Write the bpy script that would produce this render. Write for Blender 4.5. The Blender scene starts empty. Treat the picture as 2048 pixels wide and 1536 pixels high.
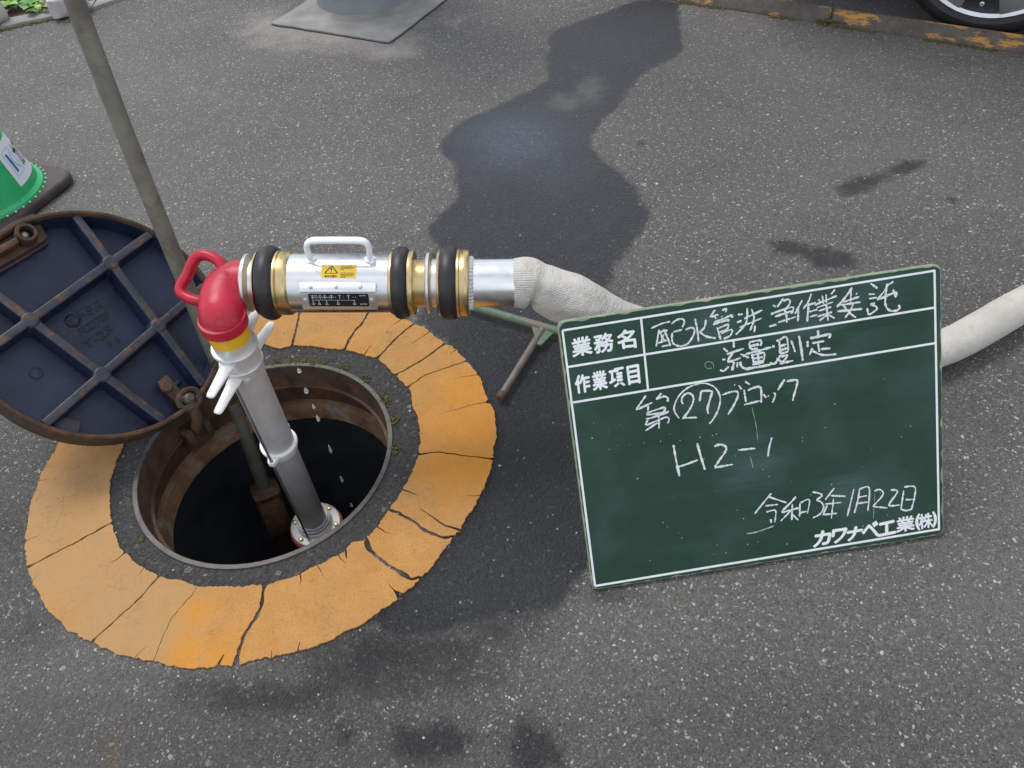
import bpy, bmesh, math, random
import numpy as np
from mathutils import Vector as V, Matrix, noise
random.seed(7)
SC = bpy.context.scene
COL = SC.collection
R = math.radians

# ------------------------------------------------------------------ camera
CAM_O = V((0.0, 0.0, 1.2452))
CR = V((0.99121554, -0.09561702, -0.09137361))
CU = V((0.13225639, 0.71661627, 0.68481338))
CF = V((0.0, 0.69088241, -0.72296715))
FPX = 1660.0
cd = bpy.data.cameras.new("camera")
cam = bpy.data.objects.new("camera", cd)
COL.objects.link(cam)
cd.sensor_width = 36.0
cd.lens = 36.0 * FPX / 2048.0
cd.clip_start = 0.02
cd.clip_end = 400.0
M = Matrix((( CR.x, CU.x, -CF.x, CAM_O.x), (CR.y, CU.y, -CF.y, CAM_O.y), (CR.z, CU.z, -CF.z, CAM_O.z), (0, 0, 0, 1)))
cam.matrix_world = M
SC.camera = cam

# ------------------------------------------------------------------ sky, sun, exposure
SUN_DIR = V((-0.28, 0.42, 0.95)).normalized()
w = bpy.data.worlds.new("World")
SC.world = w
w.use_nodes = True
nt = w.node_tree
nt.nodes.clear()
wo = nt.nodes.new("ShaderNodeOutputWorld")
bg = nt.nodes.new("ShaderNodeBackground")
sky = nt.nodes.new("ShaderNodeTexSky")
sky.sky_type = 'NISHITA'
sky.sun_disc = False
sky.sun_elevation = math.asin(SUN_DIR.z)
sky.sun_rotation = math.atan2(SUN_DIR.x, SUN_DIR.y)
tc = nt.nodes.new("ShaderNodeTexCoord")
nz = nt.nodes.new("ShaderNodeTexNoise")
nz.inputs["Scale"].default_value = 2.6
nz.inputs["Detail"].default_value = 6.0
nz.inputs["Roughness"].default_value = 0.55
rmp = nt.nodes.new("ShaderNodeMapRange")
rmp.inputs["From Min"].default_value = 0.40
rmp.inputs["From Max"].default_value = 0.56
rmp.inputs["To Min"].default_value = 0.0
rmp.inputs["To Max"].default_value = 1.0
cl = nt.nodes.new("ShaderNodeMix")
cl.data_type = 'RGBA'
cl.inputs[7].default_value = (9.0, 9.2, 9.7, 1)
nt.links.new(tc.outputs["Generated"], nz.inputs["Vector"])
nt.links.new(nz.outputs["Fac"], rmp.inputs["Value"])
nt.links.new(rmp.outputs["Result"], cl.inputs[0])
nt.links.new(sky.outputs["Color"], cl.inputs[6])
nt.links.new(cl.outputs[2], bg.inputs["Color"])
bg.inputs["Strength"].default_value = 0.10
nt.links.new(bg.outputs[0], wo.inputs["Surface"])
sl = bpy.data.lights.new("sun", 'SUN')
sl.energy = 1.5
sl.angle = R(24)
sl.color = (1.0, 0.96, 0.9)
sun = bpy.data.objects.new("sun", sl)
COL.objects.link(sun)
sun.rotation_euler = (-SUN_DIR).to_track_quat('-Z', 'Y').to_euler()
SC.view_settings.view_transform = 'Standard'
SC.view_settings.look = 'None'
SC.view_settings.gamma = 1.0
SC.view_settings.exposure = 0.5
SC.view_settings.use_curve_mapping = False

# ------------------------------------------------------------------ survey helpers: photo pixel -> place
def ray(px, py):
    return CF + CR * ((px - 1024) / FPX) - CU * ((py - 768) / FPX)
def at(px, py, z=0.0):
    d = ray(px, py)
    return CAM_O + d * ((z - CAM_O.z) / d.z)
def at_depth(px, py, dep):
    return CAM_O + ray(px, py) * dep
def at_plane(px, py, p, n):
    d = ray(px, py)
    return CAM_O + d * ((p - CAM_O).dot(n) / d.dot(n))
def depth(p):
    return (p - CAM_O).dot(CF)
def crop(ox, oy, s):
    return lambda x, y: (ox + x * s, oy + y * s)

# ------------------------------------------------------------------ object helpers
class MB:
    def __init__(s):
        s.v, s.f = [], []
    def add(s, vs, fs):
        b = len(s.v)
        s.v += [tuple(p) for p in vs]
        s.f += [tuple(b + i for i in f) for f in fs]
        return s
    def mesh(s, name, mat, smooth=35, bevel=0, bseg=2, clean=True):
        me = bpy.data.meshes.new(name)
        me.from_pydata(s.v, [], s.f)
        if clean or bevel:
            bm = bmesh.new(); bm.from_mesh(me)
            bmesh.ops.recalc_face_normals(bm, faces=bm.faces)
            if bevel:
                es = [e for e in bm.edges if len(e.link_faces) == 2 and e.calc_face_angle(0) > R(30)]
                bmesh.ops.bevel(bm, geom=es, offset=bevel, segments=bseg, profile=0.5, affect='EDGES', clamp_overlap=True)
            bm.to_mesh(me); bm.free()
        if mat:
            me.materials.append(mat)
        if smooth:
            me.polygons.foreach_set("use_smooth", [True] * len(me.polygons))
            me.set_sharp_from_angle(angle=R(smooth))
        me.update()
        return me

def link(name, me, parent=None):
    o = bpy.data.objects.new(name, me)
    COL.objects.link(o)
    if parent is not None:
        o.parent = parent
        if parent.type == 'EMPTY' or True:
            o.matrix_parent_inverse = Matrix.Identity(4)
            o.matrix_local = wmat(parent).inverted()
    return o
def wmat(o):
    m = o.matrix_basis.copy()
    if o.parent is not None:
        m = wmat(o.parent) @ o.matrix_parent_inverse @ m
    return m
def build(mb, name, mat, parent=None, **k):
    return link(name, mb.mesh(name, mat, **k), parent)
def thing(name, label, cat, loc, group=None):
    o = bpy.data.objects.new(name, None)
    o.empty_display_size = 0.05
    COL.objects.link(o)
    o.location = loc
    return tag(o, label, cat, group)
def tag(o, label=None, cat=None, group=None, kind=None):
    if label: o["label"] = label
    if cat: o["category"] = cat
    if group: o["group"] = group
    if kind: o["kind"] = kind
    return o

def perp(a):
    a = a.normalized()
    t = V((0, 0, 1)) if abs(a.z) < 0.9 else V((1, 0, 0))
    u = a.cross(t).normalized()
    return u, a.cross(u).normalized()
def lathe(mb, o, a, prof, seg=48, cap=True, wob=None):
    """prof: list of (t along axis, radius)"""
    a = a.normalized(); u, v = perp(a)
    vs, fs = [], []
    for (t, r) in prof:
        for k in range(seg):
            th = 2 * math.pi * k / seg
            rr = r if wob is None else wob(t, th, r)
            vs.append(o + a * t + u * (rr * math.cos(th)) + v * (rr * math.sin(th)))
    n = len(prof)
    for i in range(n - 1):
        for k in range(seg):
            k2 = (k + 1) % seg
            fs.append((i * seg + k, i * seg + k2, (i + 1) * seg + k2, (i + 1) * seg + k))
    if cap:
        fs.append(tuple(range(seg))[::-1])
        fs.append(tuple((n - 1) * seg + k for k in range(seg)))
    return mb.add(vs, fs)
def tube(mb, pts, rad, seg=16, up=None, sx=1.0, sy=1.0, cap=True):
    pts = [V(p) for p in pts]
    n = len(pts)
    if not hasattr(rad, '__len__'): rad = [rad] * n
    vs, fs = [], []
    u = None
    for i in range(n):
        t = (pts[min(i + 1, n - 1)] - pts[max(i - 1, 0)]).normalized()
        if up is not None:
            u = (up - t * up.dot(t)).normalized()
        elif u is None:
            u, _ = perp(t)
        else:
            u = (u - t * u.dot(t)).normalized()
        v = t.cross(u)
        for k in range(seg):
            th = 2 * math.pi * k / seg
            vs.append(pts[i] + u * (rad[i] * sx * math.cos(th)) + v * (rad[i] * sy * math.sin(th)))
    for i in range(n - 1):
        for k in range(seg):
            k2 = (k + 1) % seg
            fs.append((i * seg + k, i * seg + k2, (i + 1) * seg + k2, (i + 1) * seg + k))
    if cap:
        fs.append(tuple(range(seg))[::-1])
        fs.append(tuple((n - 1) * seg + k for k in range(seg)))
    return mb.add(vs, fs)
def spline(pts, sub=8):
    P = [V(p) for p in pts]
    if len(P) < 3: 
        return [P[0].lerp(P[-1], i / sub) for i in range(sub + 1)]
    out = []
    for i in range(len(P) - 1):
        p0, p1, p2, p3 = P[max(i - 1, 0)], P[i], P[i + 1], P[min(i + 2, len(P) - 1)]
        for k in range(sub):
            t = k / sub
            out.append(0.5 * ((2 * p1) + (p2 - p0) * t + (2 * p0 - 5 * p1 + 4 * p2 - p3) * t * t + (3 * p1 - p0 - 3 * p2 + p3) * t ** 3))
    out.append(P[-1])
    return out
def obox(mb, c, X, Y, Z):
    """box with centre c and half-axis vectors"""
    vs = [c + X * i + Y * j + Z * k for i in (-1, 1) for j in (-1, 1) for k in (-1, 1)]
    return mb.add(vs, [(0, 1, 3, 2), (4, 6, 7, 5), (0, 4, 5, 1), (2, 3, 7, 6), (0, 2, 6, 4), (1, 5, 7, 3)])
def prism(mb, pts, off):
    """polygon extruded by vector off"""
    n = len(pts)
    vs = [V(p) for p in pts] + [V(p) + off for p in pts]
    fs = [tuple(range(n))[::-1], tuple(range(n, 2 * n))]
    fs += [(i, (i + 1) % n, n + (i + 1) % n, n + i) for i in range(n)]
    return mb.add(vs, fs)
def ball(mb, c, r, seg=12, axes=None):
    X, Y, Z = axes if axes else (V((1, 0, 0)), V((0, 1, 0)), V((0, 0, 1)))
    vs, fs = [], []
    n = seg // 2
    vs.append(c + Z * r)
    for i in range(1, n):
        a = math.pi * i / n
        for k in range(seg):
            b = 2 * math.pi * k / seg
            vs.append(c + (X * math.cos(b) + Y * math.sin(b)) * (r * math.sin(a)) + Z * (r * math.cos(a)))
    vs.append(c - Z * r)
    for k in range(seg):
        fs.append((0, 1 + k, 1 + (k + 1) % seg))
        fs.append((len(vs) - 1, 1 + (n - 2) * seg + (k + 1) % seg, 1 + (n - 2) * seg + k))
    for i in range(n - 2):
        for k in range(seg):
            a0 = 1 + i * seg + k; a1 = 1 + i * seg + (k + 1) % seg
            fs.append((a0, a0 + seg, a1 + seg, a1))
    return mb.add(vs, fs)
def text_on(mb, body, func, offset=0.0, thick=0.0):
    """writing: letter outlines mapped by func(u, v, h) with u, v in 0..1 over the bounding box"""
    cu = bpy.data.curves.new("lettering", 'FONT')
    cu.body = body
    cu.offset = offset
    cu.extrude = 0.05 if thick else 0.0
    cu.resolution_u = 3
    ob = bpy.data.objects.new("lettering_source", cu)
    COL.objects.link(ob)
    dg = bpy.context.evaluated_depsgraph_get()
    dg.update()
    me = bpy.data.meshes.new_from_object(ob.evaluated_get(dg))
    co = [v.co.copy() for v in me.vertices]
    fs = [tuple(p.vertices) for p in me.polygons]
    x0 = min(c.x for c in co); x1 = max(c.x for c in co)
    y0 = min(c.y for c in co); y1 = max(c.y for c in co)
    vs = [func((c.x - x0) / (x1 - x0), (c.y - y0) / (y1 - y0), (c.z / 0.1 + 0.5) * thick if thick else 0.0) for c in co]
    mb.add(vs, fs)
    bpy.data.objects.remove(ob); bpy.data.curves.remove(cu); bpy.data.meshes.remove(me)
def quadmap(q, place):
    """q: BL, BR, TR, TL pixel corners; place(px, py, h)"""
    def f(u, v, h):
        x = (q[0][0] * (1 - u) + q[1][0] * u) * (1 - v) + (q[3][0] * (1 - u) + q[2][0] * u) * v
        y = (q[0][1] * (1 - u) + q[1][1] * u) * (1 - v) + (q[3][1] * (1 - u) + q[2][1] * u) * v
        return place(x, y, h)
    return f
def ribbon(mb, pts2, width, place, h=0.0, sub=6, jit=0.0, round_ends=True):
    """flat stroke along 2-D points, mapped by place(x, y, h)"""
    P = spline([(p[0], p[1], 0) for p in pts2], sub)
    n = len(P); vs = []
    for i in range(n):
        t = P[min(i + 1, n - 1)] - P[max(i - 1, 0)]
        if t.length < 1e-9: t = V((1, 0, 0))
        t.normalize()
        nn = V((-t.y, t.x, 0))
        wd = width * 0.5 * (1 + jit * random.uniform(-1, 1))
        if round_ends and i in (0, n - 1): wd *= 0.55
        a, b = P[i] + nn * wd, P[i] - nn * wd
        vs += [place(a.x, a.y, h), place(b.x, b.y, h)]
    mb.add(vs, [(2 * i, 2 * i + 1, 2 * i + 3, 2 * i + 2) for i in range(n - 1)])

# ------------------------------------------------------------------ materials
class NB:
    def __init__(s, name):
        s.m = bpy.data.materials.new(name); s.m.use_nodes = True
        s.t = s.m.node_tree; s.b = s.t.nodes["Principled BSDF"]
        s.tc = s.t.nodes.new("ShaderNodeTexCoord")
    def n(s, ty, **k):
        x = s.t.nodes.new("ShaderNode" + ty)
        for a, b in k.items(): setattr(x, a, b)
        return x
    def l(s, a, b): s.t.links.new(a, b)
    def setp(s, x, key, val):
        if hasattr(val, 'is_linked') or isinstance(val, bpy.types.NodeSocket): s.l(val, x.inputs[key])
        else: x.inputs[key].default_value = val
    def noise(s, scale, detail=4, rough=0.55, coord="Object", out="Fac", dist=0.0):
        x = s.n("TexNoise")
        x.inputs["Scale"].default_value = scale; x.inputs["Detail"].default_value = detail
        x.inputs["Roughness"].default_value = rough; x.inputs["Distortion"].default_value = dist
        s.l(s.tc.outputs[coord], x.inputs["Vector"])
        return x.outputs[out]
    def vor(s, scale, out="Distance", feature='F1', rnd=1.0, vec=None):
        x = s.n("TexVoronoi", feature=feature)
        x.inputs["Scale"].default_value = scale; x.inputs["Randomness"].default_value = rnd
        s.l(vec if vec is not None else s.tc.outputs["Object"], x.inputs["Vector"])
        return x.outputs[out]
    def mr(s, val, a, b, c=0.0, d=1.0, smooth=False):
        x = s.n("MapRange")
        if smooth: x.interpolation_type = 'SMOOTHSTEP'
        s.setp(x, "Value", val)
        for k, q in (("From Min", a), ("From Max", b), ("To Min", c), ("To Max", d)): s.setp(x, k, q)
        return x.outputs["Result"]
    def math(s, op, a, b=0.0, clamp=False):
        x = s.n("Math", operation=op); x.use_clamp = clamp
        s.setp(x, 0, a); s.setp(x, 1, b)
        return x.outputs[0]
    def mix(s, f, a, b, blend='MIX'):
        x = s.n("Mix", data_type='RGBA', blend_type=blend)
        s.setp(x, 0, f)
        s.setp(x, 6, a if not isinstance(a, tuple) else (*a[:3], 1)); s.setp(x, 7, b if not isinstance(b, tuple) else (*b[:3], 1))
        return x.outputs[2]
    def attr(s, name):
        x = s.n("Attribute", attribute_name=name)
        return x.outputs["Fac"]
    def bump(s, h, strength, dist):
        x = s.n("Bump"); s.setp(x, "Strength", strength); s.setp(x, "Distance", dist); s.setp(x, "Height", h)
        return x.outputs["Normal"]
    def set(s, **k):
        for a, b in k.items():
            s.setp(s.b, a.replace("_", " ").title() if a not in ("IOR",) else a, b if not (isinstance(b, tuple) and len(b) == 3) else (*b, 1))
        return s
def simple(name, col, rough=0.5, metal=0.0, var=0.15, vs=40, dirt=None, dirt_amt=0.5, ds=25, bump=0.0, bs=300, dlo=0.5, spec=None, rvar=0.0):
    b = NB(name)
    n1 = b.noise(vs, 5)
    dark = tuple(c * (1 - var) for c in col); lite = tuple(min(1, c * (1 + var)) for c in col)
    c = b.mix(b.mr(n1, 0.3, 0.7), dark, lite)
    if dirt:
        m = b.mr(b.noise(ds, 8, 0.7), dlo, dlo + 0.15)
        m = b.math('MULTIPLY', m, dirt_amt)
        c = b.mix(m, c, dirt)
        if metal: b.set(metallic=b.math('MULTIPLY', b.math('SUBTRACT', 1.0, m), metal))
        b.set(roughness=b.mr(m, 0, 1, rough, max(rough, 0.75)))
    else:
        b.set(metallic=metal)
        b.set(roughness=b.mr(b.noise(vs * 2, 4), 0.3, 0.7, rough * (1 - rvar), min(1, rough * (1 + rvar))))
    b.l(c, b.b.inputs["Base Color"])
    if bump: b.l(b.bump(b.noise(bs, 6, 0.6), 1.0, bump), b.b.inputs["Normal"])
    if spec is not None: b.b.inputs["Specular IOR Level"].default_value = spec
    return b.m

def asphalt(name, coarse=False):
    b = NB(name)
    big = b.noise(1.3, 5, 0.6)
    mid = b.noise(14, 5, 0.6)
    s1, s2, s3 = (85, 170, 330) if coarse else (165, 300, 520)
    # warped coordinates give the stones uneven outlines
    wp = b.n("VectorMath", operation='MULTIPLY_ADD')
    b.l(b.noise(140, 3, 0.6, out="Color"), wp.inputs[0]); wp.inputs[1].default_value = (0.007, 0.007, 0.0)
    b.l(b.tc.outputs["Object"], wp.inputs[2]); W = wp.outputs[0]
    d1 = b.vor(s1, vec=W); d2 = b.vor(s2, vec=W); d3 = b.vor(s3, vec=W)
    e1 = b.vor(s1, "Distance", 'DISTANCE_TO_EDGE', vec=W); e2 = b.vor(s2, "Distance", 'DISTANCE_TO_EDGE', vec=W)
    def chan(v):
        x = b.n("SeparateColor"); b.l(v, x.inputs[0]); return x.outputs
    r1 = chan(b.vor(s1, "Color", vec=W)); r2 = chan(b.vor(s2, "Color", vec=W)); r3 = chan(b.vor(s3, "Color", vec=W))
    wetsd = b.attr("wet_edge"); damp = b.attr("damp"); dust = b.attr("dust"); film = b.attr("film"); painted_reflection = b.attr("painted_reflection")
    edge = b.math('ADD', wetsd, b.math('MULTIPLY', b.math('SUBTRACT', b.noise(15, 9, 0.72), 0.5), 0.085))
    wet = b.mr(b.math('ADD', edge, b.math('MULTIPLY', b.math('SUBTRACT', b.noise(70, 5, 0.65), 0.5), 0.028)), -0.016, 0.006, 0, 1, True)
    stn = b.math('ADD', b.attr("stain"), b.math('MULTIPLY', b.math('SUBTRACT', b.noise(24, 8, 0.75), 0.5), 0.095))
    stn = b.math('MULTIPLY', b.mr(stn, -0.008, 0.02, 0, 0.95, True), b.mr(b.attr('stain'), -0.05, -0.02))
    dampn = b.math('ADD', damp, b.math('MULTIPLY', b.math('SUBTRACT', b.noise(9, 8, 0.7), 0.5), 0.9))
    dm = b.math('MULTIPLY', b.mr(dampn, 0.25, 0.75, 0, 1, True), b.mr(damp, 0.03, 0.25))
    dm = b.math('MAXIMUM', dm, stn)
    wetall = b.math('MAXIMUM', wet, dm)
    # binder and fine aggregate
    base = b.mix(b.math('POWER', r3[0], 1.4), (0.040, 0.039, 0.037), (0.140, 0.133, 0.122))
    base = b.mix(b.mr(mid, 0.35, 0.7, 0, 0.4), base, (0.078, 0.074, 0.068))
    # mid aggregate, each stone its own grey
    m2 = b.math('MULTIPLY', b.mr(r2[0], 0.52, 0.54), b.mr(e2, 0.03, 0.10))
    base = b.mix(b.math('MULTIPLY', m2, 0.55), base, b.mix(b.math('POWER', r2[1], 1.8), (0.040, 0.039, 0.038), (0.23, 0.215, 0.195)))
    # pale chips of uneven size
    lo = b.mr(r1[1], 0, 1, 0.05, 0.28)
    m1 = b.math('MULTIPLY', b.mr(r1[0], 0.955 if coarse else 0.90, 0.96 if coarse else 0.905), b.mr(e1, lo, b.math('ADD', lo, 0.06)))
    pale = b.mix(b.math('POWER', r1[2], 2.0), (0.19, 0.18, 0.165), (0.56, 0.55, 0.54))
    base = b.mix(b.math('MULTIPLY', m1, b.mr(wetall, 0, 1, 0.95, 0.75)), base, pale)
    lo3 = b.mr(r2[1], 0, 1, 0.06, 0.24)
    m3 = b.math('MULTIPLY', b.mr(r2[2], 0.975 if coarse else 0.935, 0.98 if coarse else 0.94), b.mr(e2, lo3, b.math('ADD', lo3, 0.07)))
    base = b.mix(b.math('MULTIPLY', m3, b.mr(wetall, 0, 1, 0.9, 0.75)), base, b.mix(b.math('POWER', r2[1], 0.5), (0.58, 0.57, 0.56), (0.24, 0.225, 0.205)))
    # pits
    pit = b.math('MULTIPLY', b.mr(r1[2], 0.88, 0.89), b.mr(e1, 0.10, 0.26))
    base = b.mix(b.math('MULTIPLY', pit, 0.5), base, (0.018, 0.017, 0.016))
    # shade of open pores between the stones painted dark, more where the surface is worn
    por = b.math('MULTIPLY', b.mr(b.noise(150, 3, 0.6), 0.40, 0.33), b.mr(b.noise(2.2, 4, 0.6), 0.35, 0.6, 0.45, 1.0))
    base = b.mix(b.math('MULTIPLY', por, 0.7), base, (0.017, 0.016, 0.0155))
    # broad patches of wear
    base = b.mix(b.mr(big, 0.32, 0.66, 0.1, 0.6), base, b.mix(0.5, base, (0.19, 0.18, 0.165)))
    base = b.mix(b.math('MULTIPLY', b.mr(b.math('ADD', dust, b.math('MULTIPLY', b.math('SUBTRACT', mid, 0.5), 0.7)), 0.3, 0.9, 0, 1, True), 0.6), base, (0.30, 0.28, 0.245))
    base = b.mix(1.0, base, (1.53, 1.54, 1.545), 'MULTIPLY')
    # drier and damper areas
    tone = b.math('ADD', b.attr("tone"), b.math('MULTIPLY', b.math('SUBTRACT', b.noise(5, 7, 0.65), 0.5), 0.55))
    base = b.mix(b.mr(tone, 0.0, 1.0, 0, 1), base, b.mix(1.0, base, (0.38, 0.378, 0.385), 'MULTIPLY'))
    # wet
    dk = b.mix(1.0, base, (0.215, 0.235, 0.280), 'MULTIPLY')
    col = b.mix(wet, base, dk)
    col = b.mix(b.math('MULTIPLY', dm, b.mr(wet, 0, 1, 0.9, 0.0)), col, b.mix(1.0, base, (0.20, 0.20, 0.212), 'MULTIPLY'))
    sm = b.mr(b.math('ADD', painted_reflection, b.math('MULTIPLY', b.math('SUBTRACT', b.noise(22, 7, 0.7), 0.5), 1.3)), 0.25, 1.05, 0, 1, True)
    sm = b.math('MULTIPLY', sm, b.mr(painted_reflection, 0.08, 0.3))
    col = b.mix(b.math('MULTIPLY', sm, 0.55), col, (0.19, 0.205, 0.175))  # pale reflection on the wet ground, painted into the base colour
    rsn = b.math('MULTIPLY', b.attr("rust_stain"), b.mr(b.noise(30, 6, 0.7), 0.3, 0.6))
    col = b.mix(b.math('MULTIPLY', rsn, 0.6), col, (0.17, 0.085, 0.03))
    if coarse:
        col = b.mix(1.0, col, (0.40, 0.40, 0.40), 'MULTIPLY')
        moss = b.mr(b.noise(7, 8, 0.7), 0.62, 0.7)
        col = b.mix(b.math('MULTIPLY', moss, 0.35), col, (0.06, 0.065, 0.02))
    b.l(col, b.b.inputs["Base Color"])
    rg = b.mr(wetall, 0, 1, 0.85, 0.36)
    rg = b.math('SUBTRACT', rg, b.math('MULTIPLY', film, 0.14))
    b.l(rg, b.b.inputs["Roughness"])
    h = b.math('ADD', b.math('MULTIPLY', b.math('SUBTRACT', 1.0, d1), 0.5), b.math('MULTIPLY', b.math('SUBTRACT', 1.0, d2), 0.6))
    h = b.math('ADD', h, b.math('MULTIPLY', r2[1], 0.35))
    h = b.math('ADD', h, b.math('MULTIPLY', b.noise(75, 6, 0.7), 1.3))
    fl = b.math('MULTIPLY', b.math('MULTIPLY', film, wet), b.mr(b.noise(18, 6, 0.7), 0.3, 0.6, 0.45, 1.0))
    b.l(b.mix(fl, (1, 1, 1), (0.42, 0.62, 1.0)), b.b.inputs["Specular Tint"])  # blue of the reflected sky put in as a specular tint
    b.l(b.mr(fl, 0, 1, 0.5, 1.0), b.b.inputs["Specular IOR Level"])
    st = b.mr(film, 0, 1, 1.0, 0.45)
    b.l(b.bump(h, st, 0.0075 if coarse else 0.0050), b.b.inputs["Normal"])
    return b.m
M_ASPH = asphalt("asphalt")
M_ASPHC = asphalt("coarse_asphalt", True)
M_RUST = simple("rusty_iron", (0.085, 0.052, 0.036), 0.7, 0.25, 0.35, 30, (0.16, 0.062, 0.022), 0.7, 18, 0.0010, 180, 0.5)
M_RUSTO = simple("orange_rust_iron", (0.055, 0.033, 0.021), 0.8, 0.1, 0.45, 40, (0.17, 0.066, 0.022), 0.55, 22, 0.0010, 200, 0.5)
M_IRONRIM = simple("worn_iron", (0.085, 0.078, 0.074), 0.5, 0.5, 0.3, 60, (0.09, 0.05, 0.03), 0.5, 30, 0.0006, 250, 0.55)
M_CONC = simple("concrete", (0.25, 0.245, 0.23), 0.9, 0, 0.25, 9, (0.19, 0.178, 0.155), 0.5, 5, 0.0008, 160)
M_CONCR = simple("rust_stained_concrete", (0.22, 0.12, 0.06), 0.85, 0, 0.4, 22, (0.33, 0.30, 0.25), 0.75, 16, 0.003, 70)
M_CHAMBER = simple("damp_chamber_wall", (0.10, 0.11, 0.12), 0.7, 0, 0.3, 8)
M_MUD = simple("dark_water", (0.045, 0.058, 0.078), 0.25, 0, 0.2, 6, spec=0.5)
M_ALU = simple("polished_aluminium", (0.80, 0.80, 0.80), 0.29, 1.0, 0.02, 30, rvar=0.12)
M_ALUD = simple("dull_aluminium", (0.62, 0.61, 0.60), 0.45, 0.35, 0.1, 30, (0.30, 0.27, 0.22), 0.45, 16, 0.0002, 400, 0.58)
M_CASTALU = simple("cast_silver_paint", (0.66, 0.66, 0.66), 0.4, 0.4, 0.08, 50, (0.25, 0.22, 0.18), 0.35, 20, 0.0002, 400, 0.6)
M_GLOSSW = simple("fresh_white_paint", (0.93, 0.93, 0.92), 0.3, 0, 0.02)
M_LETTER = simple("cast_letter_iron", (0.005, 0.006, 0.011), 0.35, 0, 0.3, 60)  # near-black colour stands for the shadows round the raised letters
M_SOCK = simple("crusted_rust", (0.17, 0.10, 0.06), 0.75, 0.1, 0.4, 45, (0.30, 0.14, 0.06), 0.7, 30, 0.003, 120, 0.48)
M_SATIN = simple("satin_aluminium", (0.72, 0.72, 0.71), 0.36, 0.95, 0.05, 30, rvar=0.15)
M_BRASS = simple("brass", (0.62, 0.48, 0.245), 0.34, 1.0, 0.05, 40, rvar=0.2)
M_RUBBER = simple("black_rubber", (0.018, 0.018, 0.019), 0.45, 0, 0.25, 40, (0.07, 0.065, 0.06), 0.4, 25, 0.0002, 300, 0.55)
M_RED = simple("red_paint", (0.47, 0.010, 0.034), 0.4, 0, 0.15, 25, (0.58, 0.13, 0.14), 0.5, 34, 0.0006, 90, 0.6)
M_YELLOW = simple("yellow_paint", (0.80, 0.47, 0.02), 0.4, 0, 0.06, 40)
M_WHITE = simple("white_paint", (0.84, 0.84, 0.83), 0.4, 0, 0.04, 50, (0.5, 0.47, 0.42), 0.25, 30, 0.0001, 200, 0.6)
M_STEELROD = simple("galvanised_rod", (0.33, 0.32, 0.30), 0.4, 0.7, 0.2, 40)
M_KEYROD = simple("weathered_key_rod", (0.20, 0.195, 0.16), 0.55, 0.2, 0.22, 22, (0.10, 0.085, 0.065), 0.7, 14, 0.0004, 180, 0.5)
M_DARK = simple("dark_print", (0.012, 0.012, 0.012), 0.5, 0, 0.1)
M_BLACKPLATE = simple("black_scale_plate", (0.010, 0.010, 0.012), 0.3, 0, 0.1)
M_STICK = simple("yellow_sticker", (0.85, 0.56, 0.05), 0.35, 0, 0.04)
M_PRINTW = simple("white_print", (0.84, 0.87, 0.86), 0.55, 0, 0.06, 60)
M_MOSS = simple("moss", (0.085, 0.080, 0.020), 0.95, 0, 0.5, 90, (0.035, 0.033, 0.015), 0.7, 60, 0.002, 300)
M_GREEN = simple("green_cone_plastic", (0.02, 0.42, 0.14), 0.4, 0, 0.08, 12, (0.16, 0.40, 0.22), 0.25, 14)
M_STUD = simple("pale_green_dot", (0.45, 0.72, 0.52), 0.4)
M_BLUE = simple("blue_print", (0.02, 0.10, 0.42), 0.4)
M_CYAN = simple("pale_blue_print", (0.35, 0.62, 0.68), 0.4)
M_STICKW = simple("white_sticker", (0.78, 0.80, 0.84), 0.4, 0, 0.03)
M_BASE = simple("black_cone_base", (0.05, 0.035, 0.036), 0.6, 0, 0.3, 12, (0.10, 0.10, 0.098), 0.6, 9, 0.0005, 200)
M_SOIL = simple("garden_soil", (0.11, 0.065, 0.040), 0.95, 0, 0.5, 25, (0.20, 0.12, 0.08), 0.6, 40, 0.01, 60)
M_LEAF = simple("leaf", (0.10, 0.26, 0.035), 0.45, 0, 0.35, 30, spec=0.4)
M_LEAF2 = simple("pale_leaf", (0.20, 0.36, 0.06), 0.45, 0, 0.3, 30, spec=0.4)
M_STONEW = simple("white_block", (0.46, 0.44, 0.42), 0.8, 0, 0.15, 18, (0.40, 0.34, 0.28), 0.6, 14, 0.001, 120)
M_TYRE = simple("tyre", (0.020, 0.020, 0.021), 0.65, 0, 0.2, 30, (0.05, 0.048, 0.045), 0.5, 20)
M_ALLOY = simple("alloy_wheel", (0.62, 0.63, 0.65), 0.3, 0.9, 0.05, 20)
M_HUBDARK = simple("brake_dark", (0.02, 0.02, 0.022), 0.5)
M_CAR = simple("car_paint", (0.55, 0.56, 0.58), 0.25, 0.3, 0.03, 10)
M_GLASSD = simple("car_glass", (0.02, 0.025, 0.03), 0.05, 0.0, 0.1)
M_TAR = simple("tar_joint", (0.018, 0.018, 0.018), 0.8, 0, 0.2)

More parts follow.
